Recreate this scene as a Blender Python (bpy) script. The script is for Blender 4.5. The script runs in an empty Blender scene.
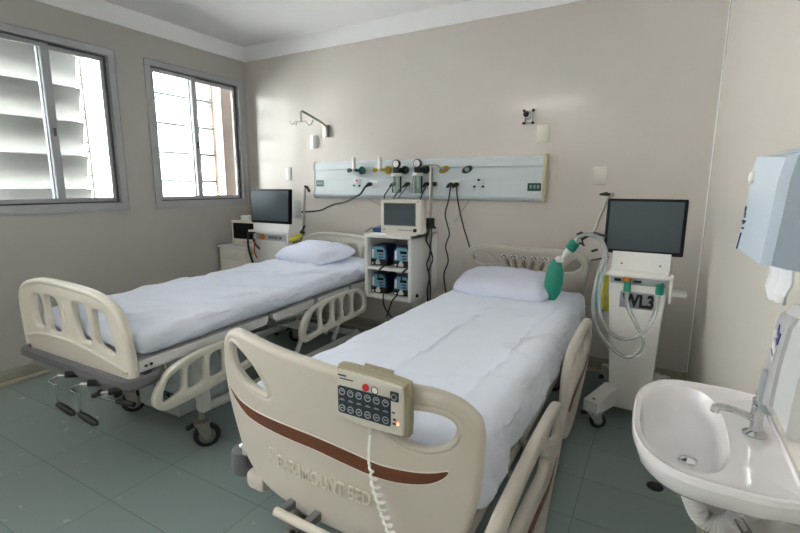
import bpy, bmesh, math, random
from mathutils import Vector, Matrix, noise
random.seed(7)
PI = math.pi
sc = bpy.context.scene
COL = sc.collection

# ------------------------------------------------------------------ materials
def lin(c):
    return tuple(((v/255)/12.92 if v/255 <= .04045 else ((v/255+.055)/1.055)**2.4) for v in c)
def mat(name, rgb, rough=.5, metal=0, bump=0, bscale=60, var=0, vscale=3, coat=0, spec=.5, emit=0):
    m = bpy.data.materials.new(name); m.use_nodes = True
    nt = m.node_tree; b = nt.nodes['Principled BSDF']
    c = lin(rgb)
    b.inputs['Base Color'].default_value = (*c, 1)
    b.inputs['Roughness'].default_value = rough
    b.inputs['Metallic'].default_value = metal
    b.inputs['Coat Weight'].default_value = coat; b.inputs['Coat Roughness'].default_value = .14 if coat == 1 else .03
    b.inputs['Specular IOR Level'].default_value = spec
    tc = nt.nodes.new('ShaderNodeTexCoord')
    if emit:
        b.inputs['Emission Color'].default_value = (*c, 1); b.inputs['Emission Strength'].default_value = emit
    if bump:
        n = nt.nodes.new('ShaderNodeTexNoise'); n.inputs['Scale'].default_value = bscale; n.inputs['Detail'].default_value = 4
        nt.links.new(tc.outputs['Object'], n.inputs['Vector'])
        bp = nt.nodes.new('ShaderNodeBump'); bp.inputs['Strength'].default_value = bump; bp.inputs['Distance'].default_value = .01
        nt.links.new(n.outputs['Fac'], bp.inputs['Height']); nt.links.new(bp.outputs['Normal'], b.inputs['Normal'])
    if var:
        n = nt.nodes.new('ShaderNodeTexNoise'); n.inputs['Scale'].default_value = vscale; n.inputs['Detail'].default_value = 5
        nt.links.new(tc.outputs['Object'], n.inputs['Vector'])
        r = nt.nodes.new('ShaderNodeMapRange'); r.inputs['From Min'].default_value = .3; r.inputs['From Max'].default_value = .7
        r.inputs['To Min'].default_value = 1-var; r.inputs['To Max'].default_value = 1+var*.5
        nt.links.new(n.outputs['Fac'], r.inputs['Value'])
        mx = nt.nodes.new('ShaderNodeVectorMath'); mx.operation = 'SCALE'; mx.inputs[0].default_value = c
        nt.links.new(r.outputs['Result'], mx.inputs['Scale']); nt.links.new(mx.outputs['Vector'], b.inputs['Base Color'])
    return m

M = {}
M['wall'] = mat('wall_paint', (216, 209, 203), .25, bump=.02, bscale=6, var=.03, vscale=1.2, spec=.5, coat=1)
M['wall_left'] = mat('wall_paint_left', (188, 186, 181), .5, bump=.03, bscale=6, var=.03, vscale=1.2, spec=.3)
M['wall_right'] = mat('wall_paint_right', (214, 208, 200), .25, bump=.05, bscale=4, var=.02, vscale=1.2)
M['ceil'] = mat('ceiling_paint', (246, 246, 249), .85)
M['base'] = mat('baseboard_vinyl', (164, 160, 146), .5)
M['base_strip'] = mat('baseboard_cove', (190, 184, 166), .5)
M['alu'] = mat('window_aluminium', (178, 180, 184), .35, metal=.0)
M['alu_dark'] = mat('window_gasket', (96, 97, 100), .5)
M['sheet'] = mat('sheet_cotton', (226, 232, 246), .9, bump=.3, bscale=14, spec=.15)
M['pillow'] = mat('pillow_cotton', (220, 224, 242), .9, bump=.2, bscale=22, spec=.15)
M['cream'] = mat('bed_plastic_cream', (218, 214, 203), .42, var=.03, vscale=5)
M['beige'] = mat('bed_plastic_beige', (196, 190, 181), .4, var=.02, vscale=4)
M['beige_lt'] = mat('bed_plastic_pale', (214, 207, 197), .4)
M['white_metal'] = mat('painted_white_steel', (214, 214, 212), .35)
M['white'] = mat('white_plastic', (232, 232, 230), .35)
M['offwhite'] = mat('offwhite_plastic', (238, 234, 224), .4)
M['grey_metal'] = mat('painted_grey_steel', (120, 122, 122), .4)
M['cover_grey'] = mat('grey_cover_plastic', (176, 182, 186), .35)
M['bumper'] = mat('grey_bumper_rubber', (98, 99, 104), .45)
M['black'] = mat('black_rubber', (22, 22, 23), .5)
M['cord'] = mat('black_cord', (30, 30, 33), .45)
M['chrome'] = mat('chrome', (205, 207, 210), .12, metal=1)
M['steel'] = mat('brushed_steel', (160, 158, 150), .35, metal=.9)
M['beige_hi'] = mat('raised_letter_plastic', (226, 220, 210), .35)
M['brown'] = mat('wood_grain_stripe', (106, 58, 34), .45, var=.15, vscale=14)
M['screen'] = mat('dark_screen', (84, 94, 100), .6, spec=.1)
M['screen_dark'] = mat('black_screen', (20, 22, 24), .2)
M['bezel'] = mat('black_bezel', (18, 18, 20), .55, spec=.2)
M['blue'] = mat('blue_plastic', (22, 62, 112), .4)
M['pumpblue'] = mat('pump_blue', (20, 42, 84), .4)
M['pumpface'] = mat('pump_face', (110, 160, 185), .4)
M['teal'] = mat('teal_rubber', (16, 134, 114), .5, bump=.1, bscale=30, var=.06, vscale=18)
M['green'] = mat('green_label', (14, 84, 70), .4)
M['gasgreen'] = mat('gas_green', (22, 74, 62), .35)
M['gasyellow'] = mat('gas_yellow', (176, 148, 40), .35)
M['yellow'] = mat('yellow_plastic', (206, 200, 48), .4)
M['orange'] = mat('orange_plastic', (200, 120, 40), .4)
M['red'] = mat('red_plastic', (190, 36, 40), .4)
M['panel'] = mat('gas_panel_enamel', (206, 215, 220), .3)
M['panel_cap'] = mat('panel_end_cap', (206, 200, 172), .4)
M['ceramic'] = mat('white_ceramic', (222, 220, 224), .08, coat=.4)
M['dispenser'] = mat('dispenser_blue_grey', (160, 176, 192), .3)
M['disp_front'] = mat('dispenser_pale_blue', (204, 218, 234), .25)
M['paper'] = mat('paper_towel', (232, 232, 236), .9)
M['soap_grey'] = mat('soap_grey', (182, 182, 184), .3)
M['soap_side'] = mat('soap_pale', (202, 203, 205), .3)
M['lever'] = mat('lever_grey', (146, 149, 156), .35)
M['purple'] = mat('logo_purple', (54, 34, 120), .4)
M['ink'] = mat('dark_ink', (20, 26, 34), .5)
M['navy'] = mat('navy_ink', (22, 44, 78), .5)
M['ctl'] = mat('controller_grey', (196, 193, 184), .4)
M['ctl_side'] = mat('controller_beige', (150, 143, 120), .45)
M['keypad'] = mat('keypad_slate', (40, 48, 58), .35)
M['keyring'] = mat('keypad_print', (170, 178, 186), .4)
M['fill_glow'] = mat('fill_lamp_diffuser', (255, 250, 240), .5, emit=6)  # glow of the added fill lamp
M['led'] = mat('orange_led', (255, 90, 50), .4, emit=4)
M['signgrey'] = mat('sign_grey', (150, 150, 156), .4)
M['pipe'] = mat('corrugated_white', (200, 200, 200), .45)
M['outside'] = mat('facade_cream', (226, 224, 218), .8)
M['outpink'] = mat('facade_pink', (228, 206, 192), .8)
M['outwin'] = mat('facade_window', (120, 124, 130), .3)
M['ground'] = mat('street_grey', (150, 150, 148), .9)
M['wheelgrey'] = mat('wheel_grey', (120, 122, 126), .5)

def glass(name, tint, gl=.06, trans=.94):
    m = bpy.data.materials.new(name); m.use_nodes = True; nt = m.node_tree; nt.nodes.clear()
    o = nt.nodes.new('ShaderNodeOutputMaterial'); t = nt.nodes.new('ShaderNodeBsdfTransparent'); t.inputs[0].default_value = (*tint, 1)
    g = nt.nodes.new('ShaderNodeBsdfGlossy'); g.inputs['Roughness'].default_value = .04
    f = nt.nodes.new('ShaderNodeFresnel'); f.inputs[0].default_value = 1.45
    mx = nt.nodes.new('ShaderNodeMixShader'); nt.links.new(f.outputs[0], mx.inputs[0]); nt.links.new(t.outputs[0], mx.inputs[1]); nt.links.new(g.outputs[0], mx.inputs[2])
    nt.links.new(mx.outputs[0], o.inputs[0]); return m
M['glass'] = glass('window_glass', (.93, .95, .95))
M['jar'] = glass('jar_glass', (.80, .88, .87))
def tubeplastic(name, rgb, opac):
    m = mat(name, rgb, .2); nt = m.node_tree; b = nt.nodes['Principled BSDF']; o = nt.nodes['Material Output']
    t = nt.nodes.new('ShaderNodeBsdfTransparent'); mx = nt.nodes.new('ShaderNodeMixShader'); mx.inputs[0].default_value = opac
    nt.links.new(t.outputs[0], mx.inputs[1]); nt.links.new(b.outputs[0], mx.inputs[2]); nt.links.new(mx.outputs[0], o.inputs['Surface']); return m
M['hose'] = tubeplastic('clear_hose', (205, 210, 212), .42)
M['hose_teal'] = tubeplastic('teal_hose', (90, 190, 180), .6)
def slatmat():
    m = bpy.data.materials.new('louvre_translucent'); m.use_nodes = True; nt = m.node_tree; nt.nodes.clear()
    o = nt.nodes.new('ShaderNodeOutputMaterial'); d = nt.nodes.new('ShaderNodeBsdfDiffuse'); t = nt.nodes.new('ShaderNodeBsdfTranslucent')
    d.inputs[0].default_value = (.36, .36, .35, 1); t.inputs[0].default_value = (.36, .36, .35, 1)
    mx = nt.nodes.new('ShaderNodeMixShader'); mx.inputs[0].default_value = .62
    nt.links.new(d.outputs[0], mx.inputs[1]); nt.links.new(t.outputs[0], mx.inputs[2]); nt.links.new(mx.outputs[0], o.inputs[0]); return m
M['slat'] = slatmat()
M['blade_grey'] = mat('louvre_grey', (136, 140, 142), .5)

def floormat():
    m = bpy.data.materials.new('vinyl_floor_tiles'); m.use_nodes = True; nt = m.node_tree; b = nt.nodes['Principled BSDF']; N = nt.nodes.new; Lk = nt.links.new
    tc = N('ShaderNodeTexCoord'); mp = N('ShaderNodeMapping'); mp.inputs['Location'].default_value = (-.05, .22, 0)
    Lk(tc.outputs['Object'], mp.inputs['Vector'])
    br = N('ShaderNodeTexBrick'); br.offset = 0; br.squash = 1
    br.inputs['Scale'].default_value = 1; br.inputs['Brick Width'].default_value = .6; br.inputs['Row Height'].default_value = .3
    br.inputs['Mortar Size'].default_value = .0016; br.inputs['Mortar Smooth'].default_value = .3; br.inputs['Bias'].default_value = 0
    a = lin((134, 150, 149)); c2 = lin((139, 155, 154)); g = lin((104, 118, 117))
    br.inputs['Color1'].default_value = (*a, 1); br.inputs['Color2'].default_value = (*c2, 1); br.inputs['Mortar'].default_value = (*g, 1)
    Lk(mp.outputs[0], br.inputs['Vector'])
    n = N('ShaderNodeTexNoise'); n.inputs['Scale'].default_value = 14; n.inputs['Detail'].default_value = 5
    m2 = N('ShaderNodeMapping'); m2.inputs['Scale'].default_value = (1, 1.2, 1); Lk(tc.outputs['Object'], m2.inputs['Vector']); Lk(m2.outputs[0], n.inputs['Vector'])
    r = N('ShaderNodeMapRange'); r.inputs['From Min'].default_value = 0; r.inputs['From Max'].default_value = 1; r.inputs['To Min'].default_value = .995; r.inputs['To Max'].default_value = 1.005
    Lk(n.outputs['Fac'], r.inputs['Value'])
    # dark heel scuffs: thin stretched voronoi specks
    m3 = N('ShaderNodeMapping'); m3.inputs['Scale'].default_value = (2.2, 9, 1); m3.inputs['Rotation'].default_value = (0, 0, .5); Lk(tc.outputs['Object'], m3.inputs['Vector'])
    v = N('ShaderNodeTexVoronoi'); v.inputs['Scale'].default_value = 1.6; Lk(m3.outputs[0], v.inputs['Vector'])
    r2 = N('ShaderNodeMapRange'); r2.inputs['From Min'].default_value = .03; r2.inputs['From Max'].default_value = .09; r2.inputs['To Min'].default_value = 1.0; r2.inputs['To Max'].default_value = 1
    Lk(v.outputs['Distance'], r2.inputs['Value'])
    mu = N('ShaderNodeMath'); mu.operation = 'MULTIPLY'; Lk(r.outputs[0], mu.inputs[0]); Lk(r2.outputs[0], mu.inputs[1])
    s = N('ShaderNodeVectorMath'); s.operation = 'SCALE'; Lk(br.outputs['Color'], s.inputs[0]); Lk(mu.outputs[0], s.inputs['Scale']); Lk(s.outputs[0], b.inputs['Base Color'])
    rr = N('ShaderNodeMapRange'); rr.inputs['From Min'].default_value = 0; rr.inputs['From Max'].default_value = 1; rr.inputs['To Min'].default_value = .26; rr.inputs['To Max'].default_value = .28
    Lk(n.outputs['Fac'], rr.inputs['Value']); Lk(rr.outputs[0], b.inputs['Roughness'])
    bp = N('ShaderNodeBump'); bp.inputs['Strength'].default_value = .05; bp.inputs['Distance'].default_value = .002; Lk(br.outputs['Fac'], bp.inputs['Height'])
    return m
M['floor'] = floormat()

# ------------------------------------------------------------------ helpers
def empty(name, label, cat, loc=(0, 0, 0), rotz=0, group=None):
    o = bpy.data.objects.new(name, None); COL.objects.link(o); o.empty_display_size = .1
    o.location = loc; o.rotation_euler = (0, 0, rotz)
    o['label'] = label; o['category'] = cat
    if group: o['group'] = group
    return o
def tag(o, label, cat, group=None):
    o['label'] = label; o['category'] = cat
    if group: o['group'] = group
    return o

class MB:
    def __init__(s): s.bm = bmesh.new()
    def box(s, x0, x1, y0, y1, z0, z1, bev=0, rot=None, seg=2):
        g = bmesh.ops.create_cube(s.bm, size=1)['verts']
        c = Vector(((x0+x1)/2, (y0+y1)/2, (z0+z1)/2)); d = (abs(x1-x0), abs(y1-y0), abs(z1-z0))
        for v in g: v.co = Vector((v.co.x*d[0], v.co.y*d[1], v.co.z*d[2]))
        if bev:
            es = list({e for v in g for e in v.link_edges})
            r = bmesh.ops.bevel(s.bm, geom=es, offset=min(bev, min(d)*.49), segments=seg, profile=.5, affect='EDGES')
            g = list({v for f in r['faces'] for v in f.verts} | {v for v in g if v.is_valid})
        for v in g: v.co = (rot @ v.co if rot else v.co) + c
        return s
    def tube(s, pts, r, seg=10, cyc=False, cap=True):
        pts = [Vector(p) for p in pts]; n = len(pts); rings = []; up = None
        for i, p in enumerate(pts):
            a = pts[(i-1) % n] if (i or cyc) else p; b = pts[(i+1) % n] if (i < n-1 or cyc) else p
            t = (b-a).normalized() if (b-a).length > 1e-9 else Vector((0, 0, 1))
            if up is None:
                up = t.cross(Vector((0, 0, 1)));
                if up.length < .05: up = t.cross(Vector((0, 1, 0)))
            up = (up - t*up.dot(t)); up.normalize(); w = t.cross(up)
            rr = r[i] if isinstance(r, (list, tuple)) else r
            rings.append([s.bm.verts.new(p + (up*math.cos(2*PI*k/seg) + w*math.sin(2*PI*k/seg))*rr) for k in range(seg)])
        for i in range(n if cyc else n-1):
            A, B = rings[i], rings[(i+1) % n]
            for k in range(seg): s.bm.faces.new((A[k], A[(k+1) % seg], B[(k+1) % seg], B[k]))
        if cap and not cyc:
            s.bm.faces.new(rings[0][::-1]); s.bm.faces.new(rings[-1])
        return s
    def cyl(s, a, b, r, seg=20, r2=None): return s.tube([a, b], [r, r if r2 is None else r2], seg)
    def lathe(s, c, prof, axis='Z', seg=24):
        R = {'Z': Matrix.Identity(3), 'Y': Matrix.Rotation(-PI/2, 3, 'X'), 'X': Matrix.Rotation(PI/2, 3, 'Y')}[axis]; c = Vector(c); rings = []
        for r, h in prof: rings.append([s.bm.verts.new(c + R @ Vector((max(r, 1e-4)*math.cos(2*PI*k/seg), max(r, 1e-4)*math.sin(2*PI*k/seg), h))) for k in range(seg)])
        for A, B in zip(rings, rings[1:]):
            for k in range(seg): s.bm.faces.new((A[k], A[(k+1) % seg], B[(k+1) % seg], B[k]))
        s.bm.faces.new(rings[0][::-1]); s.bm.faces.new(rings[-1]); return s
    def loft(s, rings, cap=True):
        R = [[s.bm.verts.new(p) for p in r] for r in rings]; n = len(R[0])
        for A, B in zip(R, R[1:]):
            for k in range(n): s.bm.faces.new((A[k], A[(k+1) % n], B[(k+1) % n], B[k]))
        if cap: s.bm.faces.new(R[0][::-1]); s.bm.faces.new(R[-1])
        return s
    def add(s, me):
        s.bm.from_mesh(me); return s
    def build(s, name, m, parent=None, smooth=True, loc=None, kind=None):
        bmesh.ops.recalc_face_normals(s.bm, faces=s.bm.faces[:])
        if smooth:
            for f in s.bm.faces: f.smooth = True
            for e in s.bm.edges:
                if len(e.link_faces) == 2 and e.calc_face_angle(0) > .65: e.smooth = False
        me = bpy.data.meshes.new(name); s.bm.to_mesh(me); s.bm.free(); me.materials.append(M[m] if isinstance(m, str) else m)
        o = bpy.data.objects.new(name, me); COL.objects.link(o)
        if parent: o.parent = parent
        if loc: o.location = loc
        if kind: o['kind'] = kind
        return o

def smoothpts(P, n=4, cyc=True):
    out = []; N = len(P)
    rng = range(N) if cyc else range(N-1)
    for i in rng:
        p0, p1, p2, p3 = (P[(i-1) % N], P[i], P[(i+1) % N], P[(i+2) % N]) if cyc else (P[max(i-1, 0)], P[i], P[i+1], P[min(i+2, N-1)])
        for k in range(n):
            t = k/n
            out.append(tuple(.5*((2*b)+(-a+c)*t+(2*a-5*b+4*c-d)*t*t+(-a+3*b-3*c+d)*t**3) for a, b, c, d in zip(p0, p1, p2, p3)))
    if not cyc: out.append(tuple(P[-1]))
    return out
def sp(P, n=6): return smoothpts([tuple(p) for p in P], n, False)
def smoothn(P): return smoothpts(P, 4, True)

def plate_mesh(outs, thick, bev, plane, off=0, bend=None, cuts=None, sharp=False):
    """outs: outline + holes as 2D point lists; plane 'y': (a,b)->(a,off,b); 'x': (a,b)->(off,a,b)"""
    cu = bpy.data.curves.new('c', 'CURVE'); cu.dimensions = '2D'; cu.fill_mode = 'BOTH'
    cu.extrude = max(thick/2-bev, 1e-4); cu.bevel_depth = bev; cu.bevel_resolution = 3; cu.offset = -bev
    for P in outs:
        P = P if sharp else smoothn(P)
        s = cu.splines.new('POLY'); s.points.add(len(P)-1); s.use_cyclic_u = True
        for q, p in zip(s.points, P): q.co = (p[0], p[1], 0, 1)
    o = bpy.data.objects.new('c', cu); COL.objects.link(o)
    dg = bpy.context.evaluated_depsgraph_get(); me = bpy.data.meshes.new_from_object(o.evaluated_get(dg), depsgraph=dg)
    bpy.data.objects.remove(o); bpy.data.curves.remove(cu)
    bm = bmesh.new(); bm.from_mesh(me)
    bmesh.ops.remove_doubles(bm, verts=bm.verts[:], dist=1e-5)
    if cuts:
        for c in cuts:
            bmesh.ops.bisect_plane(bm, geom=bm.verts[:]+bm.edges[:]+bm.faces[:], plane_co=(c, 0, 0), plane_no=(1, 0, 0))
    for v in bm.verts:
        x, y, z = v.co
        d = bend(x, y) if bend else 0
        v.co = (x, off+z+d, y) if plane == 'y' else (off+z+d, x, y)
    bm.to_mesh(me); bm.free(); return me
def plate(name, outs, thick, bev, plane, off, m, parent, bend=None, cuts=None, sharp=False):
    return MB().add(plate_mesh(outs, thick, bev, plane, off, bend, cuts, sharp)).build(name, m, parent)

def rect(x0, x1, z0, z1, r=.01):
    k = r*.4
    return [(x0+r, z0), (x1-r, z0), (x1-k*.7, z0+k*.7), (x1, z0+r), (x1, z1-r), (x1-k*.7, z1-k*.7), (x1-r, z1), (x0+r, z1), (x0+k*.7, z1-k*.7), (x0, z1-r), (x0, z0+r), (x0+k*.7, z0+k*.7)]

def text(name, body, size, m, parent, mtx, depth=.002, sx=1, bold=0):
    cu = bpy.data.curves.new('t', 'FONT'); cu.body = body; cu.size = size; cu.extrude = depth; cu.offset = bold
    o = bpy.data.objects.new('t', cu); COL.objects.link(o)
    dg = bpy.context.evaluated_depsgraph_get(); me = bpy.data.meshes.new_from_object(o.evaluated_get(dg), depsgraph=dg)
    bpy.data.objects.remove(o); bpy.data.curves.remove(cu)
    me.transform(Matrix.Diagonal((sx, 1, 1, 1))); me.transform(mtx)
    me.materials.clear(); me.materials.append(M[m])
    ob = bpy.data.objects.new(name, me); COL.objects.link(ob); ob.parent = parent; return ob
def facing(origin, right, up):
    r = Vector(right).normalized(); u = Vector(up); u = (u-r*u.dot(r)).normalized(); n = r.cross(u); o = Vector(origin)
    return Matrix(((r.x, u.x, n.x, o.x), (r.y, u.y, n.y, o.y), (r.z, u.z, n.z, o.z), (0, 0, 0, 1)))
def rbox(sx, sy, sz, r, nx, ny, nz, fn):
    """closed rounded box grid, verts passed through fn(co, param)"""
    bm = bmesh.new(); idx = {}
    def V(i, j, k):
        key = (i, j, k)
        if key not in idx:
            p = Vector((sx*(i/nx-.5), sy*(j/ny-.5), sz*(k/nz-.5)))
            c = Vector((max(-sx/2+r, min(sx/2-r, p.x)), max(-sy/2+r, min(sy/2-r, p.y)), max(-sz/2+min(r, sz*.45), min(sz/2-min(r, sz*.45), p.z))))
            d = p-c
            if d.length > 1e-9:
                d.normalize(); p = c+Vector((d.x*r, d.y*r, d.z*min(r, sz*.45)))
            idx[key] = bm.verts.new(fn(p))
        return idx[key]
    for a, b in ((i, j) for i in range(nx) for j in range(ny)):
        for k in (0, nz): bm.faces.new((V(a, b, k), V(a+1, b, k), V(a+1, b+1, k), V(a, b+1, k)))
    for a, b in ((i, j) for i in range(nx) for j in range(nz)):
        for k in (0, ny): bm.faces.new((V(a, k, b), V(a+1, k, b), V(a+1, k, b+1), V(a, k, b+1)))
    for a, b in ((i, j) for i in range(ny) for j in range(nz)):
        for k in (0, nx): bm.faces.new((V(k, a, b), V(k, a+1, b), V(k, a+1, b+1), V(k, a, b+1)))
    return bm

# ------------------------------------------------------------------ the room
W = 4.119; H = 2.74; YF = -5.6
HC = 2.62
def struct(name, mb, m, **k): return mb.build(name, m, kind='structure', **k)
struct('floor', MB().box(-.15, W+.15, YF-.15, .15, -.12, 0), 'floor')
struct('ceiling', MB().box(-.15, W+.15, YF-.15, .15, H, H+.12), 'ceil')
struct('wall_back', MB().box(-.15, W+.15, 0, .15, 0, H), 'wall')
struct('wall_right', MB().box(W, W+.15, YF, 0, 0, H), 'wall_right')
struct('wall_front', MB().box(-.15, W+.15, YF-.15, YF, 0, H), 'wall')
ZB, ZT = 1.184, 2.419
wins = [(-1.093, -.06), (-2.30, -1.338), (-4.85, -3.0)]  # last opening is an added unseen window that lets in more daylight
mb = MB(); ys = sorted([0.0]+[v for w in wins for v in w]+[YF])
mb.box(-.15, 0, YF, 0, 0, ZB).box(-.15, 0, YF, 0, ZT, H)
prev = YF
for a, b in sorted(wins): mb.box(-.15, 0, prev, a, ZB, ZT); prev = b
mb.box(-.15, 0, prev, 0, ZB, ZT)
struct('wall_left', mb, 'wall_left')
# cove cornice
def cornice(name, axis):
    pr = [(0, HC), (.012, HC), (.03, HC+.03), (.045, HC+.07), (.075, H), (0, H)]
    if axis == 'left': rings = [[(p[0], y, p[1]) for p in pr] for y in (YF, 0)]
    if axis == 'right': rings = [[(W-p[0], y, p[1]) for p in pr] for y in (YF, 0)]
    if axis == 'back': rings = [[(x, -p[0], p[1]) for p in pr] for x in (0, W)]
    if axis == 'front': rings = [[(x, YF+p[0], p[1]) for p in pr] for x in (0, W)]
    struct(name, MB().loft(rings), 'ceil')
for i, a in enumerate(('left', 'back', 'right', 'front')): cornice('trim_%d' % (i+1), a)
for nm, b1, b2 in (('left', (0, .014, YF, 0), (.0, .02, YF, 0)), ('back', (0, W, -.014, 0), (0, W, -.02, 0)), ('right', (W-.014, W, YF, 0), (W-.02, W, YF, 0)), ('front', (0, W, YF, YF+.014), (0, W, YF, YF+.02))):
    o = struct('baseboard_'+nm, MB().box(*b1, .0, .11, bev=.003), 'base')
    MB().box(*b2, 0, .028, bev=.004).build('cove_strip', 'base_strip', o)
# thin pale vertical strip in the right corner


struct('trim_5', MB().tube([(W-.003, -.003, .11), (W-.003, -.003, HC)], .003, 6), 'ceil')
# windows: aluminium outer frame, two sliding sashes, glass
def bar(mb, y0, y1, z0, z1, x0, x1): mb.box(x0, x1, y0, y1, z0, z1, bev=.002, seg=1)
def window(n, a, b):
    mb = MB(); f = .05
    for (y0, y1, z0, z1) in ((a, b, ZT-f, ZT), (a, b, ZB, ZB+f), (a, a+f, ZB+f, ZT-f), (b-f, b, ZB+f, ZT-f)): bar(mb, y0, y1, z0, z1, -.10, .006)
    fr = struct('window_%d' % n, mb, 'alu')
    # stepped inner track lines
    mb = MB()
    for (y0, y1, z0, z1) in ((a+f, b-f, ZT-f-.012, ZT-f), (a+f, b-f, ZB+f, ZB+f+.012), (b-f-.014, b-f, ZB+f, ZT-f), (a+f, a+f+.014, ZB+f, ZT-f)): bar(mb, y0, y1, z0, z1, -.09, -.03)
    mb.build('track', 'alu_dark', fr)
    mb = MB(); e = .006
    for (y0, y1, z0, z1) in ((a-e, b+e, ZT, ZT+e), (a-e, b+e, ZB-e-.012, ZB), (a-e, a, ZB, ZT), (b, b+e, ZB, ZT)): mb.box(0, .012, y0, y1, z0, z1, bev=.003)
    mb.build('frame_moulding', 'alu', fr)
    mid = (a+b)/2 + (-.05 if n == 2 else 0)
    s = .03
    for k, (p, q, x0) in enumerate(((a+f, mid+.03, -.035), (mid-.03, b-f-.014, -.07))):
        mb = MB(); x1 = x0+.028
        for (y0, y1, z0, z1) in ((p, q, ZT-f-.012-s, ZT-f-.012), (p, q, ZB+f+.012, ZB+f+.012+s), (p, p+s*(1 if k == 0 else 1.3), ZB+f+s, ZT-f-s), (q-s*(1.7 if k == 0 else .6), q, ZB+f+s, ZT-f-s)): bar(mb, y0, y1, z0, z1, x0, x1)
        sh = mb.build('sash', 'alu', fr)
        MB().box(x0+.012, x0+.017, p+s*.5, q-s*.5, ZB+f+s*.6, ZT-f-s*.6).build('pane', 'glass', sh)
        if k == 0:
            MB().box(x1, x1+.012, q-.035, q-.015, 1.72, 1.78, bev=.004).build('latch', 'alu_dark', sh)
    return fr
for n, (a, b) in enumerate(wins): window((2, 1, 3)[n], a, b)

# outside louvres, one screen per window; blades overlap when shut, lie flat when open
def louvre(n, a, b, shut, label):
    t = empty('louvre_screen', label, 'louvre', (-.30, (a+b)/2, ZB-.14))
    w = b-a; end = w/2-.15-(.06 if n == 2 else 0)
    pitch = .262; L = .42 if shut else .2
    z0 = .08
    # vertical carrier rods and side posts
    for yy in (end+.05, -end-.05):
        MB().box(-.02, .02, yy-.012, yy+.012, 0, 1.5, bev=.003).build('post', 'outpink' if not shut else 'alu', t)
    MB().tube([(.045, end+.025, 0), (.045, end+.025, 1.5)], .008, 8).build('control_rod', 'steel', t)
    MB().box(-.03, .03, -end-.065, end+.065, -.03, 0).build('bottom_rail', 'alu', t)
    MB().box(-.03, .03, -end-.065, end+.065, 1.5, 1.53).build('top_rail', 'alu', t)
    for k in range(6):
        zc = z0+k*pitch+.02
        ang = math.radians(18 if shut else 84)
        R = Matrix.Rotation(ang if shut else ang, 3, 'Y')
        # plate standing in z, thin in x, tipped so its foot swings outwards
        MB().box(-(.004 if shut else .010), .004 if shut else .010, -end, end, zc-L/2, zc+L/2, bev=.002, rot=R, seg=1).build('blade', 'slat' if shut else 'blade_grey', t)
        if shut or True:
            MB().box(-.01, .05, end-.002, end+.03, zc+.04, zc+.052).box(-.01, .05, end-.002, end+.03, zc-.03, zc-.018).build('bracket', 'grey_metal', t)
    return t
louvre(1, -2.30, -1.338, True, 'closed outdoor louvre with wide overlapping translucent blades beyond the left window')
louvre(2, -1.093, -.06, False, 'open outdoor louvre with thin level blades beyond the window in the corner')
louvre(3, -4.85, -3.0, False, 'open outdoor louvre beyond the unseen side window added near the camera for more daylight')
tag(MB().box(-.36, -.16, -.200, -.05, -6, 2.7).build('pilaster', 'outpink'), 'cream concrete fin outside, beside the window in the corner', 'pilaster')

# far building outside
bt = empty('apartment_building', 'pale sunlit apartment building across the street, seen through the windows', 'building', (-14, 2, -6))
MB().box(-3, 0, -16, 14, 0, 14).build('wall', 'outside', bt)
MB().box(-3.2, .2, -16.2, 14.2, 14, 14.4).build('roof', 'outside', bt)
for i in range(9):
    for j in range(4):
        y = -14+i*3.1; z = 1.4+j*3.1
        MB().box(0, .05, y, y+1.3, z, z+1.2).build('window', 'outwin', bt)
tag(MB().box(-30, -.6, -30, 30, -6.2, -6).build('street', 'ground'), 'grey street far below outside the windows', 'street')

# ------------------------------------------------------------------ shared bed pieces
def caster(parent, x, y, r=.065, ang=0, name='caster', fork='steel', top=None):
    R = Matrix.Rotation(ang, 3, 'Z')
    def T(p): v = R @ Vector(p); return (v.x+x, v.y+y, v.z)
    top = top or r*2+.06
    mb = MB(); mb.cyl(T((0, 0, r*2+.005)), T((0, 0, top)), .016, 14)
    mb.lathe((x, y, r*2-.005), [(.03, 0), (.042, .006), (.042, .02), (.02, .03)])
    for sx in (-.024, .024):
        pts = [(sx, -.03, r*2+.004), (sx, .035, r*2+.004), (sx, .04, r*1.1), (sx, .03, r*.75), (sx, .008, r*.75), (sx, -.02, r*1.5)]
        A = [T((p[0]-.002, p[1], p[2])) for p in pts]; B = [T((p[0]+.002, p[1], p[2])) for p in pts]
        mb.loft([A, B])
    c = mb.build(name, fork, parent)
    w = MB(); ax = R @ Vector((1, 0, 0)); cen = Vector(T((0, .02, r)))
    prof = [(.3, -.016), (.8, -.016), (.96, -.012), (1, -.005), (1, .005), (.96, .012), (.8, .016), (.3, .016)]
    rings = []
    side = R @ Vector((0, 1, 0))
    for pr_, h in prof: rings.append([cen + ax*h + (side*math.cos(2*PI*k/28) + Vector((0, 0, 1))*math.sin(2*PI*k/28))*r*pr_ for k in range(28)])
    w.loft(rings).build('wheel', 'black', c)
    MB().cyl(tuple(cen-ax*.0185), tuple(cen+ax*.0185), r*.62, 24).build('hub', 'wheelgrey', c)
    MB().box(x-.012, x+.012, y-.015, y+.015, r*2+.002, r*2+.012).cyl(T((0, -.02, r*2+.006)), T((0, -.075, r*1.75)), .013, 10).build('brake_pedal', 'black', c)
    return c

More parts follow.
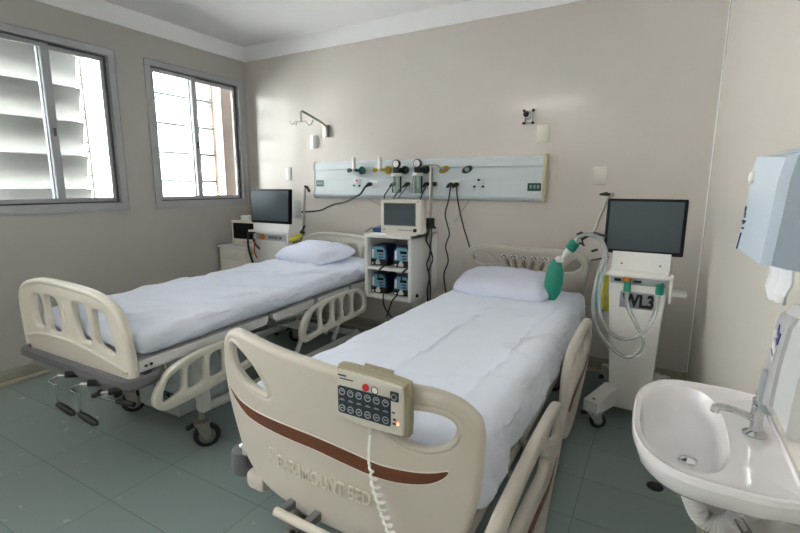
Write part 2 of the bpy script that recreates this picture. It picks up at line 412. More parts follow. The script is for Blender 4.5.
# ================================================================== LEFT BED (crank bed)
B1 = empty('hospital_bed', 'cream crank hospital bed by the windows with three hand cranks at its foot', 'hospital bed', (1.47, -2.5, 0), math.radians(.8))
F1_OUT = [(-.466, .50), (-.466, .581), (-.48, .663), (-.485, .809), (-.438, .875), (-.338, .908), (-.213, .922), (.009, .92), (.21, .905), (.313, .877), (.393, .83), (.44, .739), (.458, .62), (.462, .50), (.40, .49), (0, .49), (-.40, .49)]
F1_H = [
 [(-.351, .816), (-.304, .836), (-.259, .81), (-.257, .687), (-.28, .666), (-.343, .665), (-.367, .734)],
 [(-.232, .822), (-.183, .84), (-.109, .812), (-.1, .677), (-.13, .66), (-.213, .659), (-.227, .736)],
 [(.028, .821), (.051, .833), (.136, .82), (.16, .665), (.129, .655), (.057, .66), (.03, .739)],
 [(.192, .811), (.235, .822), (.299, .803), (.333, .699), (.341, .64), (.291, .63), (.203, .661), (.189, .731)]]
def board1(name, dy, dz, sx=1, recess='cream'):
    tr = lambda P: [(p[0]*sx, p[1]+dz) for p in P]
    b = plate(name, [tr(F1_OUT)]+[tr(h) for h in F1_H], .034, .011, 'y', dy, 'cream', B1)
    # raised arch rib and rolled outer rim
    sgn = -1 if dy < .5 else 1
    rib = sp([(-.44*sx, dy-.018, .60+dz), (-.3*sx, dy-.02, .628+dz), (-.05*sx, dy-.02, .635+dz), (.2*sx, dy-.02, .61+dz), (.43*sx, dy-.018, .565+dz)])
    MB().tube(rib, .008, 8).build('arch_rib', 'cream', b)
    rim = sp([(-.458*sx, dy-.008, .55+dz), (-.472*sx, dy-.008, .70+dz), (-.468*sx, dy-.008, .81+dz), (-.425*sx, dy-.008, .865+dz), (-.33*sx, dy-.008, .893+dz), (-.2*sx, dy-.008, .907+dz), (0, dy-.008, .903+dz), (.2*sx, dy-.008, .889+dz), (.305*sx, dy-.008, .862+dz), (.38*sx, dy-.008, .82+dz), (.425*sx, dy-.008, .735+dz), (.444*sx, dy-.008, .62+dz), (.446*sx, dy-.008, .53+dz)])
    MB().tube(rim, .016, 10).build('rim', 'cream', b)
    # embossed emblem between the holes
    e = [(-.062*sx+.014*math.cos(a), .80+dz+.02*math.sin(a)) for a in [k*PI/4 for k in range(8)]]
    MB().tube([(p[0], dy-.017, p[1]) for p in e], .004, 6, cyc=True).tube([(-.062*sx, dy-.017, .78+dz), (-.055*sx, dy-.017, .70+dz)], .005, 6).tube([(-.085*sx, dy-.017, .77+dz), (-.05*sx, dy-.017, .75+dz), (-.03*sx, dy-.017, .78+dz)], .004, 6).build('emblem', 'cream', b)
    return b
board1('footboard', 0, 0)
board1('headboard', 2.22, .035, 1.0)
# steel platform frame in hinged sections, sloping up very slightly to the head
def fz(y): return .585 + .018*y
mb = MB()
ysec = [(.02, .80), (.84, 1.22), (1.26, 1.62), (1.66, 2.20)]
for (a, b) in ysec:
    for sx in (-1, 1):
        x = .44*sx
        mb.loft([[(x-.014, y, fz(y)-.028), (x+.014, y, fz(y)-.028), (x+.014, y, fz(y)+.022), (x-.014, y, fz(y)+.022)] for y in (a, b)])
    mb.loft([[(-.44, y, fz(y)-.004), (.44, y, fz(y)-.004), (.44, y, fz(y)+.008), (-.44, y, fz(y)+.008)] for y in (a, b)])
mb.box(-.44, .44, .0, .04, fz(0)-.035, fz(0)+.02, bev=.004)
mb.box(-.44, .44, 2.16, 2.22, fz(2.2)-.035, fz(2.2)+.02, bev=.004)
mb.build('platform_frame', 'white_metal', B1)
for (y) in (.82, 1.24, 1.64):
    for sx in (-1, 1): MB().box(.44*sx-.02, .44*sx+.02, y-.03, y+.03, fz(y)-.045, fz(y)-.01, bev=.004).cyl((.43*sx, y, fz(y)-.02), (.465*sx, y, fz(y)-.02), .014, 12).build('hinge', 'steel', B1)
for y in (.05, .075):
    MB().cyl((.452, y, fz(y)-.005), (.458, y, fz(y)-.005), .007, 10).build('bolt', 'black', B1)
# grey bumper loop round the foot
def loop(x, y0, y1, r):
    P = []; xl = x-.02
    for cx, cy, a0 in ((x-r, y0+r, -PI/2), (x-r, y1-r, 0), (-xl+r+.02, y1-r, PI/2), (-xl+r+.02, y0+r, PI)):
        for k in range(7): a = a0+k*PI/12; P.append((cx+r*math.cos(a), cy+r*math.sin(a)))
    return P
P = loop(.490, -.055, .10, .06)
mb = MB(); prof = [(-.016, .0), (.010, -.004), (.019, .006), (.022, .03), (.016, .05), (0, .058), (-.014, .052)]
rings = []; n = len(P)
for i, p in enumerate(P):
    a, b = P[i-1], P[(i+1) % n]; t = Vector((b[0]-a[0], b[1]-a[1])).normalized(); nn = Vector((t.y, -t.x))
    rings.append([(p[0]+nn.x*o, p[1]+nn.y*o, .508+h*.78) for o, h in prof])
rings.append(rings[0]); mb.loft(rings, cap=False)
bmesh.ops.remove_doubles(mb.bm, verts=mb.bm.verts[:], dist=1e-5)
mb.build('foot_bumper', 'bumper', B1)
mb = MB(); mb.box(-.38, .42, -.05, .0, .515, .535).box(-.34, .36, -.055, -.02, .47, .51, bev=.004); mb.build('bumper_bracket', 'grey_metal', B1)
# base: two side tubes, cross tubes, sloping foot legs, grey cover, lifting arms
mb = MB()
for sx in (-1, 1):
    mb.tube(sp([(.33*sx, .42, .19), (.33*sx, .6, .175), (.33*sx, 1.2, .175), (.33*sx, 1.78, .175), (.33*sx, 1.9, .19)]), .026, 12)
mb.tube([(-.33, .42, .19), (.33, .42, .19)], .024, 12).tube([(-.33, 1.86, .19), (.33, 1.86, .19)], .024, 12).tube([(-.33, 1.5, .3), (.33, 1.5, .3)], .018, 12)
mb.build('base_frame', 'white_metal', B1)
for (x0, x1, y) in ((.355, .385, .38), (-.33, -.33, .38)):
    MB().loft([[(xx+dx, y+dy, z) for dx, dy in ((-w, -w), (w, -w), (w, w), (-w, w))] for xx, z, w in ((x1, .20, .024), (x1, .26, .026), (x0, .34, .034), (x0-.03*(1 if x1 > 0 else -1), .46, .045), (x0-.04*(1 if x1 > 0 else -1), .55, .05))]).build('foot_column', 'white_metal', B1)
MB().loft([[(-w, y0, z), (w, y0, z), (w, y1, z), (-w, y1, z)] for w, y0, y1, z in ((.15, .31, .58, .165), (.17, .30, .60, .18), (.185, .30, .62, .36), (.19, .30, .62, .54))]).build('base_cover', 'cover_grey', B1, loc=(.125, 0, 0))
for sx in (-1, 1):
    for (y0, y1) in ((1.18, 1.34), (1.62, 1.74)):
        MB().tube([(.30*sx, y0, .2), (.36*sx, y1, .59)], .018, 10).build('lifting_arm', 'white_metal', B1)
mb = MB(); mb.tube([(-.2, .6, .42), (.2, .6, .42)], .014).tube([(.12, .1, .47), (.12, 1.4, .40)], .014).tube([(-.12, .1, .47), (-.12, 1.0, .40)], .014); mb.build('crank_shaft', 'steel', B1)
cv = facing((.327, .17, .455), (0, 1, 0), (0, 0, 1))
text('maker_lettering', 'CAS TECH', .042, 'navy', B1, facing((.175, .2985, .268), (1, 0, 0), (0, 0, 1)), .003, .70, .0012)
MB().box(.18, .30, .295, .3015, .252, .259).build('maker_underline', 'navy', B1)
MB().loft([[(.10, y, .315), (.125, y, .285), (.155, y, .325), (.125, y, .300)] for y in (.294, .3015)]).build('maker_emblem', 'navy', B1)
for (x, y, a) in ((-.33, .40, -.5), (.385, .36, -.62), (-.33, 1.88, -.7), (.33, 1.88, -.2)): caster(B1, x, y, .068, a, top=.2)
# side rails, lowered
R1F_OUT = [(.076, .365), (.051, .384), (.037, .404), (.034, .432), (.048, .469), (.079, .511), (.126, .547), (.185, .567), (.27, .581), (.401, .589), (.53, .586), (.627, .565), (.672, .507), (.668, .438), (.6, .390), (.398, .375), (.277, .363), (.131, .357)]
R1F_H = [[(.083, .444), (.11, .498), (.158, .525), (.183, .526), (.188, .502), (.178, .434), (.148, .417), (.101, .402), (.079, .406)],
 [(.215, .504), (.229, .533), (.293, .551), (.307, .534), (.302, .449), (.282, .422), (.219, .416), (.209, .438)],
 [(.34, .523), (.357, .547), (.405, .553), (.423, .533), (.418, .446), (.405, .430), (.348, .427), (.334, .454)],
 [(.455, .53), (.475, .553), (.545, .55), (.60, .525), (.622, .48), (.60, .44), (.54, .425), (.47, .425), (.455, .45)]]
R1H_OUT = [(1.015, .426), (1.018, .492), (1.054, .55), (1.125, .594), (1.23, .618), (1.409, .627), (1.581, .630), (1.687, .612), (1.755, .565), (1.774, .497), (1.767, .441), (1.71, .416), (1.45, .410), (1.22, .398), (1.095, .386), (1.046, .392)]
R1H_H = [[(1.071, .434), (1.08, .515), (1.144, .566), (1.191, .574), (1.198, .451), (1.158, .430)], [(1.237, .560), (1.293, .59), (1.326, .58), (1.325, .465), (1.262, .448), (1.233, .467)],
 [(1.37, .580), (1.426, .591), (1.432, .458), (1.371, .450)], [(1.474, .586), (1.547, .595), (1.555, .467), (1.475, .458)], [(1.6, .591), (1.659, .588), (1.715, .55), (1.722, .469), (1.66, .45), (1.6, .460)]]
for sx in (-1, 1):
    for (O, Hs) in ((R1F_OUT, R1F_H), (R1H_OUT, R1H_H)):
        r = plate('side_rail', [O]+Hs, .03, .010, 'x', .50*sx, 'cream', B1)
        yc = sum(p[0] for p in O)/len(O)
        MB().tube([(.44*sx, yc-.15, fz(yc)-.03), (.475*sx, yc-.15, fz(yc)-.10), (.49*sx, yc-.15, .47)], .009, 8).tube([(.44*sx, yc+.15, fz(yc)-.03), (.475*sx, yc+.15, fz(yc)-.10), (.49*sx, yc+.15, .47)], .009, 8).build('rail_hinge', 'steel', r)
# hand cranks
def crank(x, folded=False):
    y = -.12
    mb = MB()
    if not folded:
        mb.tube([(x+.10, -.07, .505), (x+.06, y, .515)], .007, 8).tube(sp([(x+.06, y, .515), (x+.0, y, .488), (x-.03, y, .474), (x-.02, y, .466), (x+.02, y, .463), (x+.026, y, .455), (x+.022, y, .37)], 3), .0065, 8)
        c = mb.build('crank', 'chrome', B1)
        MB().tube([(x+.105, -.06, .51), (x+.075, -.10, .515)], .015, 10).build('crank_boss', 'black', c)
        MB().tube([(x+.010, y, .366), (x+.03, y, .364), (x+.08, y, .358), (x+.14, y, .350), (x+.155, y, .348)], [.008, .014, .016, .014, .006], 10).build('crank_handle', 'black', c)
    else:
        c = mb.tube([(x+.10, -.07, .505), (x+.06, y, .51)], .007, 8).tube([(x+.06, y, .51), (x-.02, y, .475), (x+.02, y+.02, .468), (x+.16, y+.05, .462)], .0065, 8).build('crank', 'chrome', B1)
        MB().tube([(x+.105, -.06, .51), (x+.075, -.10, .51)], .015, 10).build('crank_boss', 'black', c)
        MB().tube([(x+.0, y, .485), (x+.05, y+.0, .51)], .013, 10).tube([(x+.10, y+.04, .465), (x+.18, y+.06, .46)], .012, 10).build('crank_handle', 'black', c)
crank(0.0); crank(.185); crank(.345, True)

# ------------------------------------------------------------------ sheeted mattresses
def sheet(name, w, l, t, fn, nx=70, ny=150, nz=12, r=.05):
    return rbox(w, l, t, r, nx, ny, nz, fn)
def wr(p, s, a): return noise.noise(Vector((p[0]*s, p[1]*s, p[2]*s))) * a
def ridge(p, a, b, wdt, h):
    ax, ay = a; bx, by = b; dx, dy = bx-ax, by-ay; L2 = dx*dx+dy*dy
    t = max(0, min(1, ((p[0]-ax)*dx+(p[1]-ay)*dy)/L2)); d = math.hypot(p[0]-ax-t*dx, p[1]-ay-t*dy)
    return h*math.exp(-(d/wdt)**2)*(math.sin(PI*min(1, max(0, t))*.9+.15))
CR1 = [((-.40, -.95), (.35, -.55), .018, .008), ((-.42, -.7), (.1, -.3), .012, .006), ((.0, -.9), (.43, -.75), .015, .007), ((-.1, -.3), (.42, -.1), .014, .006), ((.1, .1), (.43, .45), .02, .010), ((-.35, .0), (.2, .35), .013, .005), ((.25, -.5), (.43, -.25), .012, .009), ((-.4, .5), (.3, .55), .012, .005), ((.3, .5), (.44, .95), .015, .008), ((.1, -1.05), (.3, -.8), .02, .012), ((-.2, -1.05), (-.1, -.7), .02, .008)]
def f1(p):
    x, y, z = p; k = 1
    top = max(0, min(1, (z+.02)/.06))
    dz = wr((x, y, 1), 3.2, .012)*top + wr((x*1.8+y*.5, y-.4*x, 2), 7, .010)*top + abs(wr((x*1.2+y, y-x, 4), 5, .017))*top
    for c in CR1: dz += 2.3*ridge((x+.03*noise.noise(Vector((x*4, y*4, 7))), y+.05*noise.noise(Vector((x*3, y*3, 3)))), *c)*top
    side = max(0, min(1, (abs(x)-.40)/.04))
    dx = math.copysign(1, x)*side*(wr((x, y*1.2, z*3), 6, .018)+wr((x, y*2, z*6), 14, .009)-.012*max(0, -z/.05))
    if z < 0: dz += side*wr((3, y, 5), 7, .016)
    ends = max(0, min(1, (abs(y)-1.04)/.04)); dy = math.copysign(1, y)*ends*wr((x, 2, z*2), 9, .016)
    return Vector((x+dx, y+dy, z+dz + .018*(y+1.05)))
bm = sheet('m', .90, 2.14, .115, f1)
mb = MB(); mb.bm.free(); mb.bm = bm
o = mb.build('mattress', 'sheet', None); o.location = (1.47, -1.395, .6715+.0); o.location.z = .596+.0575+.02; o.rotation_euler = (0, 0, math.radians(.8))
tag(o, 'wrinkled white-sheeted mattress on the crank bed by the windows', 'mattress')

def pillow(name, w, l, h, loc, rz, tilt, label, seed, pw=3.2):
    def fn(p):
        u, v = p.x/(w/2), p.y/(l/2)
        e = max(0, 1-abs(u)**pw)**.5*max(0, 1-abs(v)**pw)**.5
        cx = 1-.10*(v*v)*(abs(u)**2); cy = 1-.12*(u*u)*(abs(v)**2)
        s = 1 if p.z > 0 else -1
        th = (h/2)*e*min(1, abs(p.z)/(h*.42)) + .004
        z = s*th*(1 if s > 0 else .55)
        edge = (abs(u)**2+abs(v)**2)*.5
        q = Vector((p.x*3+seed, p.y*3, seed))
        z += s*(noise.noise(q*2.4)*.014*e + noise.noise(Vector((p.x*6*(1+abs(u)), p.y*16, seed)))*.016*edge*(.2+e)+noise.noise(Vector((p.x*18, p.y*7, seed+4)))*.014*edge*(.2+e))
        return Vector((p.x*cx, p.y*cy, z))
    bm = rbox(w, l, h, .012, 64, 44, 8, fn)
    mb = MB(); mb.bm.free(); mb.bm = bm
    o = mb.build(name, 'pillow', None); o.location = loc; o.rotation_euler = (tilt, 0, rz)
    return tag(o, label, 'pillow')
pillow('pillow', .64, .44, .17, (1.375, -.62, .808), math.radians(-10), math.radians(9), 'crumpled white pillow on the crank bed by the windows', 1.3)

# ================================================================== RIGHT BED (electric bed)
L2x, L2y = 3.06, -2.57
B2 = empty('hospital_bed', 'beige electric hospital bed nearest the camera with a brown stripe across its footboard', 'hospital bed', (L2x, L2y, 0), 0)
bow = lambda x, z=0: -.05*(1-min(1, abs(x)/.48)**2)
F2_OUT = [(-.417, .849), (-.408, .884), (-.385, .907), (-.356, .918), (-.31, .918), (-.182, .901), (-.032, .889), (.055, .882), (.176, .878), (.284, .876), (.347, .874), (.398, .864), (.437, .844), (.467, .813), (.476, .772), (.476, .707), (.472, .638), (.461, .565), (.44, .488), (.40, .43), (.34, .40), (.2, .385), (.05, .385),
 (-.05, .390), (-.151, .404), (-.215, .419), (-.264, .443), (-.303, .474), (-.338, .515), (-.362, .569), (-.385, .626), (-.403, .686), (-.415, .743), (-.419, .796)]
F2_HL = [(-.374, .874), (-.354, .884), (-.321, .872), (-.27, .844), (-.232, .813), (-.2, .777), (-.186, .747), (-.203, .737), (-.237, .741), (-.288, .748), (-.336, .768), (-.372, .800), (-.382, .844)]
F2_HR = [(.251, .81), (.295, .822), (.348, .826), (.389, .820), (.413, .806), (.421, .783), (.412, .752), (.387, .728), (.339, .711), (.29, .713), (.245, .728), (.228, .749), (.233, .784)]
F2_STR = [(-.388, .726), (-.36, .706), (-.328, .690), (-.27, .678), (-.207, .673), (-.102, .671), (-.001, .668), (.103, .658), (.186, .646), (.228, .643), (.307, .648), (.36, .659), (.397, .671), (.385, .648), (.34, .621), (.263, .605), (.191, .604), (.102, .614), (-.002, .626), (-.104, .629), (-.21, .634), (-.27, .641), (-.309, .653), (-.361, .690)]
cuts = [i*.04 for i in range(-12, 13)]
FB2 = plate('footboard', [F2_OUT, F2_HL, F2_HR], .042, .016, 'y', 0, 'beige', B2, bow, cuts)
plate('stripe', [F2_STR], .003, .0005, 'y', -.0215, 'brown', FB2, bow, cuts)
def ring2(P, off, y): # outline grown a little for a pale edge line
    return [(p[0], bow(p[0])+y, p[1]) for p in smoothn(P)]
MB().tube(ring2(F2_STR, 0, -.0215), .0022, 6, cyc=True).build('stripe_edge', 'beige_lt', FB2)
MB().tube(ring2(F2_HL, 0, -.012), .010, 8, cyc=True).build('handle_rim', 'beige', FB2)
MB().tube(ring2(F2_HR, 0, -.012), .010, 8, cyc=True).build('handle_rim', 'beige', FB2)
# raised lettering
d = Vector((.178-(-.152), 0, .520-.534)); 
me = text('embossed_lettering', 'PARAMOUNT BED', .050, 'beige_hi', FB2, Matrix.Identity(4), .0035, 1, -.0002).data
xs = [v.co.x for v in me.vertices]; sc_ = .335/(max(xs)-min(xs)); x0_ = min(xs)
for v in me.vertices:
    x = -.152+(v.co.x-x0_)*sc_; v.co = (x, bow(x)-.0240-v.co.z, .524+v.co.y*1.1-.012*(x+.152)/.335)
mb = MB(); e = [(-.178+.013*math.cos(a), .556+.017*math.sin(a)) for a in [k*PI/6 for k in range(12)]]
mb.tube([(x, bow(x)-.022, z) for x, z in e], .003, 6, cyc=True).tube([(-.192, bow(-.19)-.022, .575), (-.190, bow(-.19)-.022, .525)], .003, 6).tube([(-.178, bow(-.18)-.022, .566), (-.178, bow(-.18)-.022, .545)], .004, 6)
mb.build('embossed_emblem', 'beige_lt', FB2)
# headboard
H2_OUT = [(-.474, .55), (-.488, .68), (-.496, .818), (-.478, .885), (-.42, .925), (-.33, .938), (-.2, .936), (0, .932), (.2, .934), (.33, .922), (.385, .890), (.407, .83), (.403, .75), (.394, .66), (.379, .55), (.3, .5), (0, .48), (-.4, .5)]
H2_HL = [(-.438, .852), (-.42, .886), (-.364, .901), (-.289, .885), (-.229, .84), (-.206, .797), (-.271, .783), (-.36, .778), (-.418, .805)]
H2_HR = [(.315, .887), (.35, .880), (.375, .84), (.362, .805), (.322, .778), (.26, .766), (.225, .778), (.255, .845)]
SL = [((-.165, .838), (-.134, .777)), ((-.102, .836), (-.085, .774)), ((-.032, .834), (-.027, .772)), ((.038, .833), (.022, .77)), ((.108, .832), (.085, .769))]
def oval(a, b, w):
    ax = Vector((b[0]-a[0], b[1]-a[1])); L = ax.length/2+.004; ax.normalize(); n = Vector((-ax.y, ax.x)); c = Vector(((a[0]+b[0])/2, (a[1]+b[1])/2))
    return [tuple(c+ax*math.cos(t)*L+n*math.sin(t)*w) for t in [k*PI/5 for k in range(10)]]
HY = 2.32
HB2 = plate('headboard', [H2_OUT, H2_HL, H2_HR]+[oval(a, b, .013) for a, b in SL], .04, .013, 'y', HY, 'beige', B2)
MB().tube([(x, HY-.008, z) for x, z in smoothn(H2_HL)], .014, 8, cyc=True).build('handle_rim', 'beige', HB2)
MB().tube([(x, HY-.008, z) for x, z in smoothn(H2_HR)], .014, 8, cyc=True).build('handle_rim', 'beige', HB2)
mb = MB()
for (a, b), dx in zip(SL, (-.012, -.006, 0, .005, .012)):
    x = a[0]+dx; mb.box(x-.026, x+.026, HY-.026, HY-.018, .852, .874, bev=.003)
mb.build('latch_strip', 'white', HB2)
MB().box(-.185, .125, HY+.012, HY+.019, .762, .846, bev=.002).build('slot_shade_plate', 'ctl_side', HB2)  # added plate, its darker tone stands in for shade behind the slots
mb = MB()
for (a, b), dx in zip(SL, (-.012, -.006, 0, .005, .012)):
    x = a[0]+dx; mb.box(x-.020, x-.012, HY-.029, HY-.024, .853, .866).box(x-.008, x+.006, HY-.029, HY-.024, .864, .872).box(x+.008, x+.016, HY-.029, HY-.024, .854, .868)
mb.build('latch_mark', 'ink', HB2)
# platform, base, bumpers, casters
mb = MB(); mb.box(-.44, .42, .06, 2.26, .42, .457, bev=.006)
for sx in (-.43, .41): mb.box(sx-.015, sx+.015, .04, 2.28, .41, .455, bev=.004)
mb.build('platform_frame', 'beige', B2)
mb = MB()
for sx in (-.30, .30): mb.box(sx-.025, sx+.025, .12, 2.15, .20, .26, bev=.006)
mb.box(-.33, .33, .12, .20, .19, .27, bev=.006).box(-.33, .33, 2.05, 2.13, .19, .27, bev=.006).box(-.2, .2, .5, 1.8, .25, .34, bev=.01)
mb.build('base_frame', 'grey_metal', B2)
mb = MB()
for sx in (-.24, .24): mb.tube([(sx, .3, .24), (sx, .7, .5)], .02).tube([(sx, 1.8, .24), (sx, 1.5, .5)], .02)
mb.build('lifting_arm', 'steel', B2)
mb = MB()
for sx in (-.36, .33): mb.box(sx-.03, sx+.03, .01, .12, .42, .52, bev=.006)
mb.box(-.34, .34, .0, .08, .44, .49, bev=.004)
mb.build('footboard_mount', 'black', B2)
MB().tube([(-.105, -.135, .432), (.36, -.135, .418)], .013, 12).build('foot_bar', 'beige_lt', B2)
mb = MB()
for x in (-.10, .0, .27): mb.box(x-.012, x+.012, -.125, .12, .405, .43, bev=.003)
mb.box(-.14, -.05, -.06, .06, .40, .44, bev=.006)
mb.build('foot_bar_bracket', 'grey_metal', B2)
# corner bumper rollers
for sx in (-1, 1):
    x = -.475 if sx < 0 else .50
    r_ = MB().lathe((x, .09, .315), [(.04, 0), (.054, .004), (.057, .02), (.057, .075), (.052, .09), (.02, .094)]).build('bumper_roller', 'bumper', B2)
    MB().lathe((x, .09, .408), [(.012, 0), (.028, .002), (.026, .007), (.008, .01)]).build('roller_cap', 'chrome', r_)
    MB().box(x*.8-.045, x*.8+.045, .03, .14, .29, .36, bev=.02).build('bumper_arm', 'beige_lt', r_)
for (x, y, a) in ((-.27, .12, .4), (.29, .12, 2.2), (-.29, 2.08, 1.0), (.29, 2.08, 2.7)): caster(B2, x, y, .07, a, top=.22)
# long side rails, hanging lowered on each side
R2F_OUT = [(-.11, .13), (-.125, .35), (-.12, .555), (-.08, .600), (.10, .612), (.35, .618), (.56, .610), (.66, .590), (.735, .53), (.755, .455), (.72, .375), (.62, .30), (.52, .22), (.44, .15), (.35, .12), (.1, .11)]
R2F_H = [[(.46, .560), (.56, .568), (.645, .550), (.69, .50), (.68, .45), (.62, .455), (.52, .50), (.46, .53)],
         [(-.06, .50), (.0, .550), (.20, .565), (.36, .555), (.42, .51), (.48, .46), (.44, .43), (.3, .44), (.1, .45), (-.04, .45)]]
R2H_OUT = [(.96, .30), (.95, .45), (.98, .58), (1.06, .65), (1.25, .675), (1.5, .675), (1.63, .655), (1.70, .59), (1.70, .48), (1.62, .38), (1.5, .33), (1.35, .27), (1.2, .23), (1.05, .24)]
R2H_H = [[(1.02, .50), (1.08, .59), (1.25, .622), (1.28, .60), (1.24, .53), (1.1, .48)], [(1.34, .61), (1.5, .622), (1.6, .60), (1.64, .54), (1.6, .50), (1.45, .51), (1.36, .55)]]
STR_F = [(-.06, .36), (.1, .385), (.3, .385), (.5, .36), (.62, .395), (.5, .335), (.3, .345), (.1, .345), (-.06, .33)]
STR_H = [(1.02, .40), (1.2, .43), (1.45, .43), (1.62, .46), (1.45, .405), (1.2, .39), (1.05, .375)]
for sx, X, O, Hs, S in ((1, .53, R2F_OUT, R2F_H, STR_F), (1, .505, R2H_OUT, R2H_H, STR_H)):
    if True:
        r = plate('side_rail', [O]+Hs, .036, .014, 'x', X, 'beige', B2)
        plate('stripe', [S], .003, .0006, 'x', X+.0185*sx, 'brown', r)
        MB().tube([(X, p[0], p[1]) for p in smoothn(Hs[0])], .012, 8, cyc=True).build('handle_rim', 'beige', r)
        yc = sum(p[0] for p in O)/len(O)
        MB().tube([(.42*sx, yc, .48), (X*.93, yc, .42)], .014).tube([(.42*sx, yc+.2, .48), (X*.93, yc+.2, .42)], .014).build('rail_hinge', 'steel', r)

# mattress of the right bed
CR2 = [((-.05, -1.0), (.02, .95), .006, .004), ((.30, -1.0), (.33, .9), .007, .004), ((-.40, -.2), (.1, .25), .016, .006), ((-.05, .1), (.42, .32), .015, .007), ((-.42, -.55), (-.05, -.25), .012, .005), ((.05, -.75), (.42, -.55), .012, .005), ((-.3, .3), (.2, .55), .014, .005), ((.2, -.3), (.44, .1), .010, .006), ((-.35, -.95), (.1, -.7), .014, .005), ((.25, .3), (.44, .9), .012, .006), ((.15, -.93), (.45, -.86), .010, .009), ((.2, -.2), (.43, -.35), .010, .006), ((-.4, .55), (0, .45), .010, .004)]
def f2(p):
    x, y, z = p
    x *= 1-.03*(y+1.09)/2.18; top = max(0, min(1, (z+.0)/.06))
    dz = wr((x, y, 11), 2.6, .008)*top + wr((x*1.5, y, 12), 8, .004)*top + abs(wr((x+y*.7, y-x*.8, 14), 5, .008))*top
    for c in CR2: dz += 1.9*ridge((x+.02*noise.noise(Vector((x*4, y*4, 9))), y+.04*noise.noise(Vector((x*3, y*3, 5)))), *c)*top
    side = max(0, min(1, (abs(x)-.40)/.05)); dn = max(0, -z+.03)
    dx = math.copysign(1, x)*side*(wr((x, y*1.1, z*2+4), 5, .03)+wr((x, y*2, z*5), 13, .012)+.03*dn/.1)
    if z < 0: dz += side*(wr((8, y, 1), 6, .03))
    ends = max(0, min(1, (abs(y)-1.03)/.04)); dy = math.copysign(1, y)*ends*wr((x, 5, z*2), 9, .012)
    return Vector((x+dx, y+dy, z+dz))
bm = sheet('m', .89, 2.18, .205, f2, 80, 160, 20, .06)
mb = MB(); mb.bm.free(); mb.bm = bm
o = mb.build('mattress', 'sheet', None); o.location = (L2x-.015, L2y+1.16, .563)
tag(o, 'smooth white-sheeted mattress on the electric bed with the striped footboard', 'mattress')
pillow('pillow', .66, .42, .145, (2.985, -.575, .714), math.radians(-2), math.radians(10), 'plump white pillow on the electric bed with the striped footboard', 5.1, 5.0)

# controller hooked over the footboard
CX, CY, CZ = L2x, L2y-.10, 0
ct = empty('bed_controller', 'beige button controller hooked over the striped footboard, with a coiled cord', 'controller', (L2x+.205, L2y-.05, .84))
def cc(P): return [(p[0]-.205, p[1]-.84) for p in P]
OUTC = cc([(.103, .90), (.115, .915), (.2, .913), (.296, .906), (.312, .89), (.314, .78), (.300, .765), (.2, .762), (.115, .770), (.102, .785)])
plate('housing', [OUTC], .042, .012, 'y', -.030, 'ctl_side', ct)
plate('face', [[(p[0]*.93, p[1]*.90) for p in OUTC]], .008, .003, 'y', -.052, 'ctl', ct)
plate('hook', [cc([(.165, .917), (.25, .914), (.25, .86), (.165, .86)])], .012, .004, 'y', -.008, 'ctl_side', ct, sharp=True)
kx0, kx1, kz0, kz1 = .112-.205, .271-.205, .790-.84, .865-.84
KP = plate('keypad', [rect(kx0, kx1, kz0, kz1, .006)], .003, .001, 'y', -.0565, 'keypad', ct, sharp=True)
def ringm(mb, x, z, r, t=.0013, y=-.0585, n=14): mb.tube([(x+r*math.cos(2*PI*k/n), y, z+r*math.sin(2*PI*k/n)) for k in range(n)], t, 5, cyc=True)
for j, z in enumerate((kz1-.015, kz0+.015)):
    for i in range(6):
        x = kx0+.014+i*(kx1-kx0-.028)/5
        mb = MB(); ringm(mb, x, z, .0085); mb.box(x-.004, x+.004, -.0590, -.0575, z-.0012+.002*(1-j), z+.0012+.002*(1-j)); mb.build('button', 'keyring', KP)
mb = MB()
for i in range(6):
    x = kx0+.014+i*(kx1-kx0-.028)/5; mb.box(x-.008, x+.008, -.0590, -.0575, -.0135, -.0125).box(x-.005, x+.006, -.0590, -.0575, -.0105, -.0098)
mb.build('key_caption', 'keyring', KP)
MB().cyl((.199-.205, -.055, .877-.84), (.199-.205, -.0595, .877-.84), .0095, 20).build('red_button', 'red', ct)
b_ = MB().cyl((.227-.205, -.055, .876-.84), (.227-.205, -.0595, .876-.84), .0095, 20).build('white_button', 'white', ct)
mb = MB(); ringm(mb, .227-.205, .876-.84, .0095, .0012, -.0595); mb.build('button_ring', 'ink', b_)
b_ = MB().box(.283-.205-.0125, .283-.205+.0105, -.0595, -.055, .872-.84-.0125, .872-.84+.0125, bev=.002).build('power_key', 'keypad', ct)
mb = MB(); ringm(mb, .282-.205, .872-.84, .007, .0011, -.060); mb.build('key_ring', 'keyring', b_)
mb = MB().box(-.092, -.066, -.0575, -.0555, .052, .0555).box(-.086, -.045, -.0575, -.0555, .044, .0462).box(.070, .078, -.0575, -.0555, -.012, -.009).box(.073, .081, -.0575, -.0555, -.03, -.026).box(.072, .081, -.0575, -.0555, -.041, -.037); mb.build('print', 'ink', ct)
MB().cyl((.0865, -.055, -.036), (.0865, -.058, -.036), .0028, 10).build('indicator_lamp', 'led', ct)
cp = sp([(-.003, -.035, -.07), (-.002, -.045, -.095), (.0, -.055, -.13), (.004, -.062, -.165)], 5)
MB().tube([(-.003, -.036, -.065), (-.002, -.045, -.095)], [.009, .005], 10).build('cord_gland', 'ctl', ct)
pts = list(cp); base = Vector(cp[-1]); turns = 19
for k in range(turns*8):
    t = k/(turns*8); a = 2*PI*k/8
    c = base + Vector((.15*t, -.012*math.sin(PI*t), -.34*t))
    q_ = .009*min(1, t*8); pts.append((c.x+q_*math.cos(a), c.y+q_*math.sin(a), c.z))
pts += [(base.x+.17, base.y+.0, base.z-.36), (base.x+.15, base.y+.06, base.z-.40)]
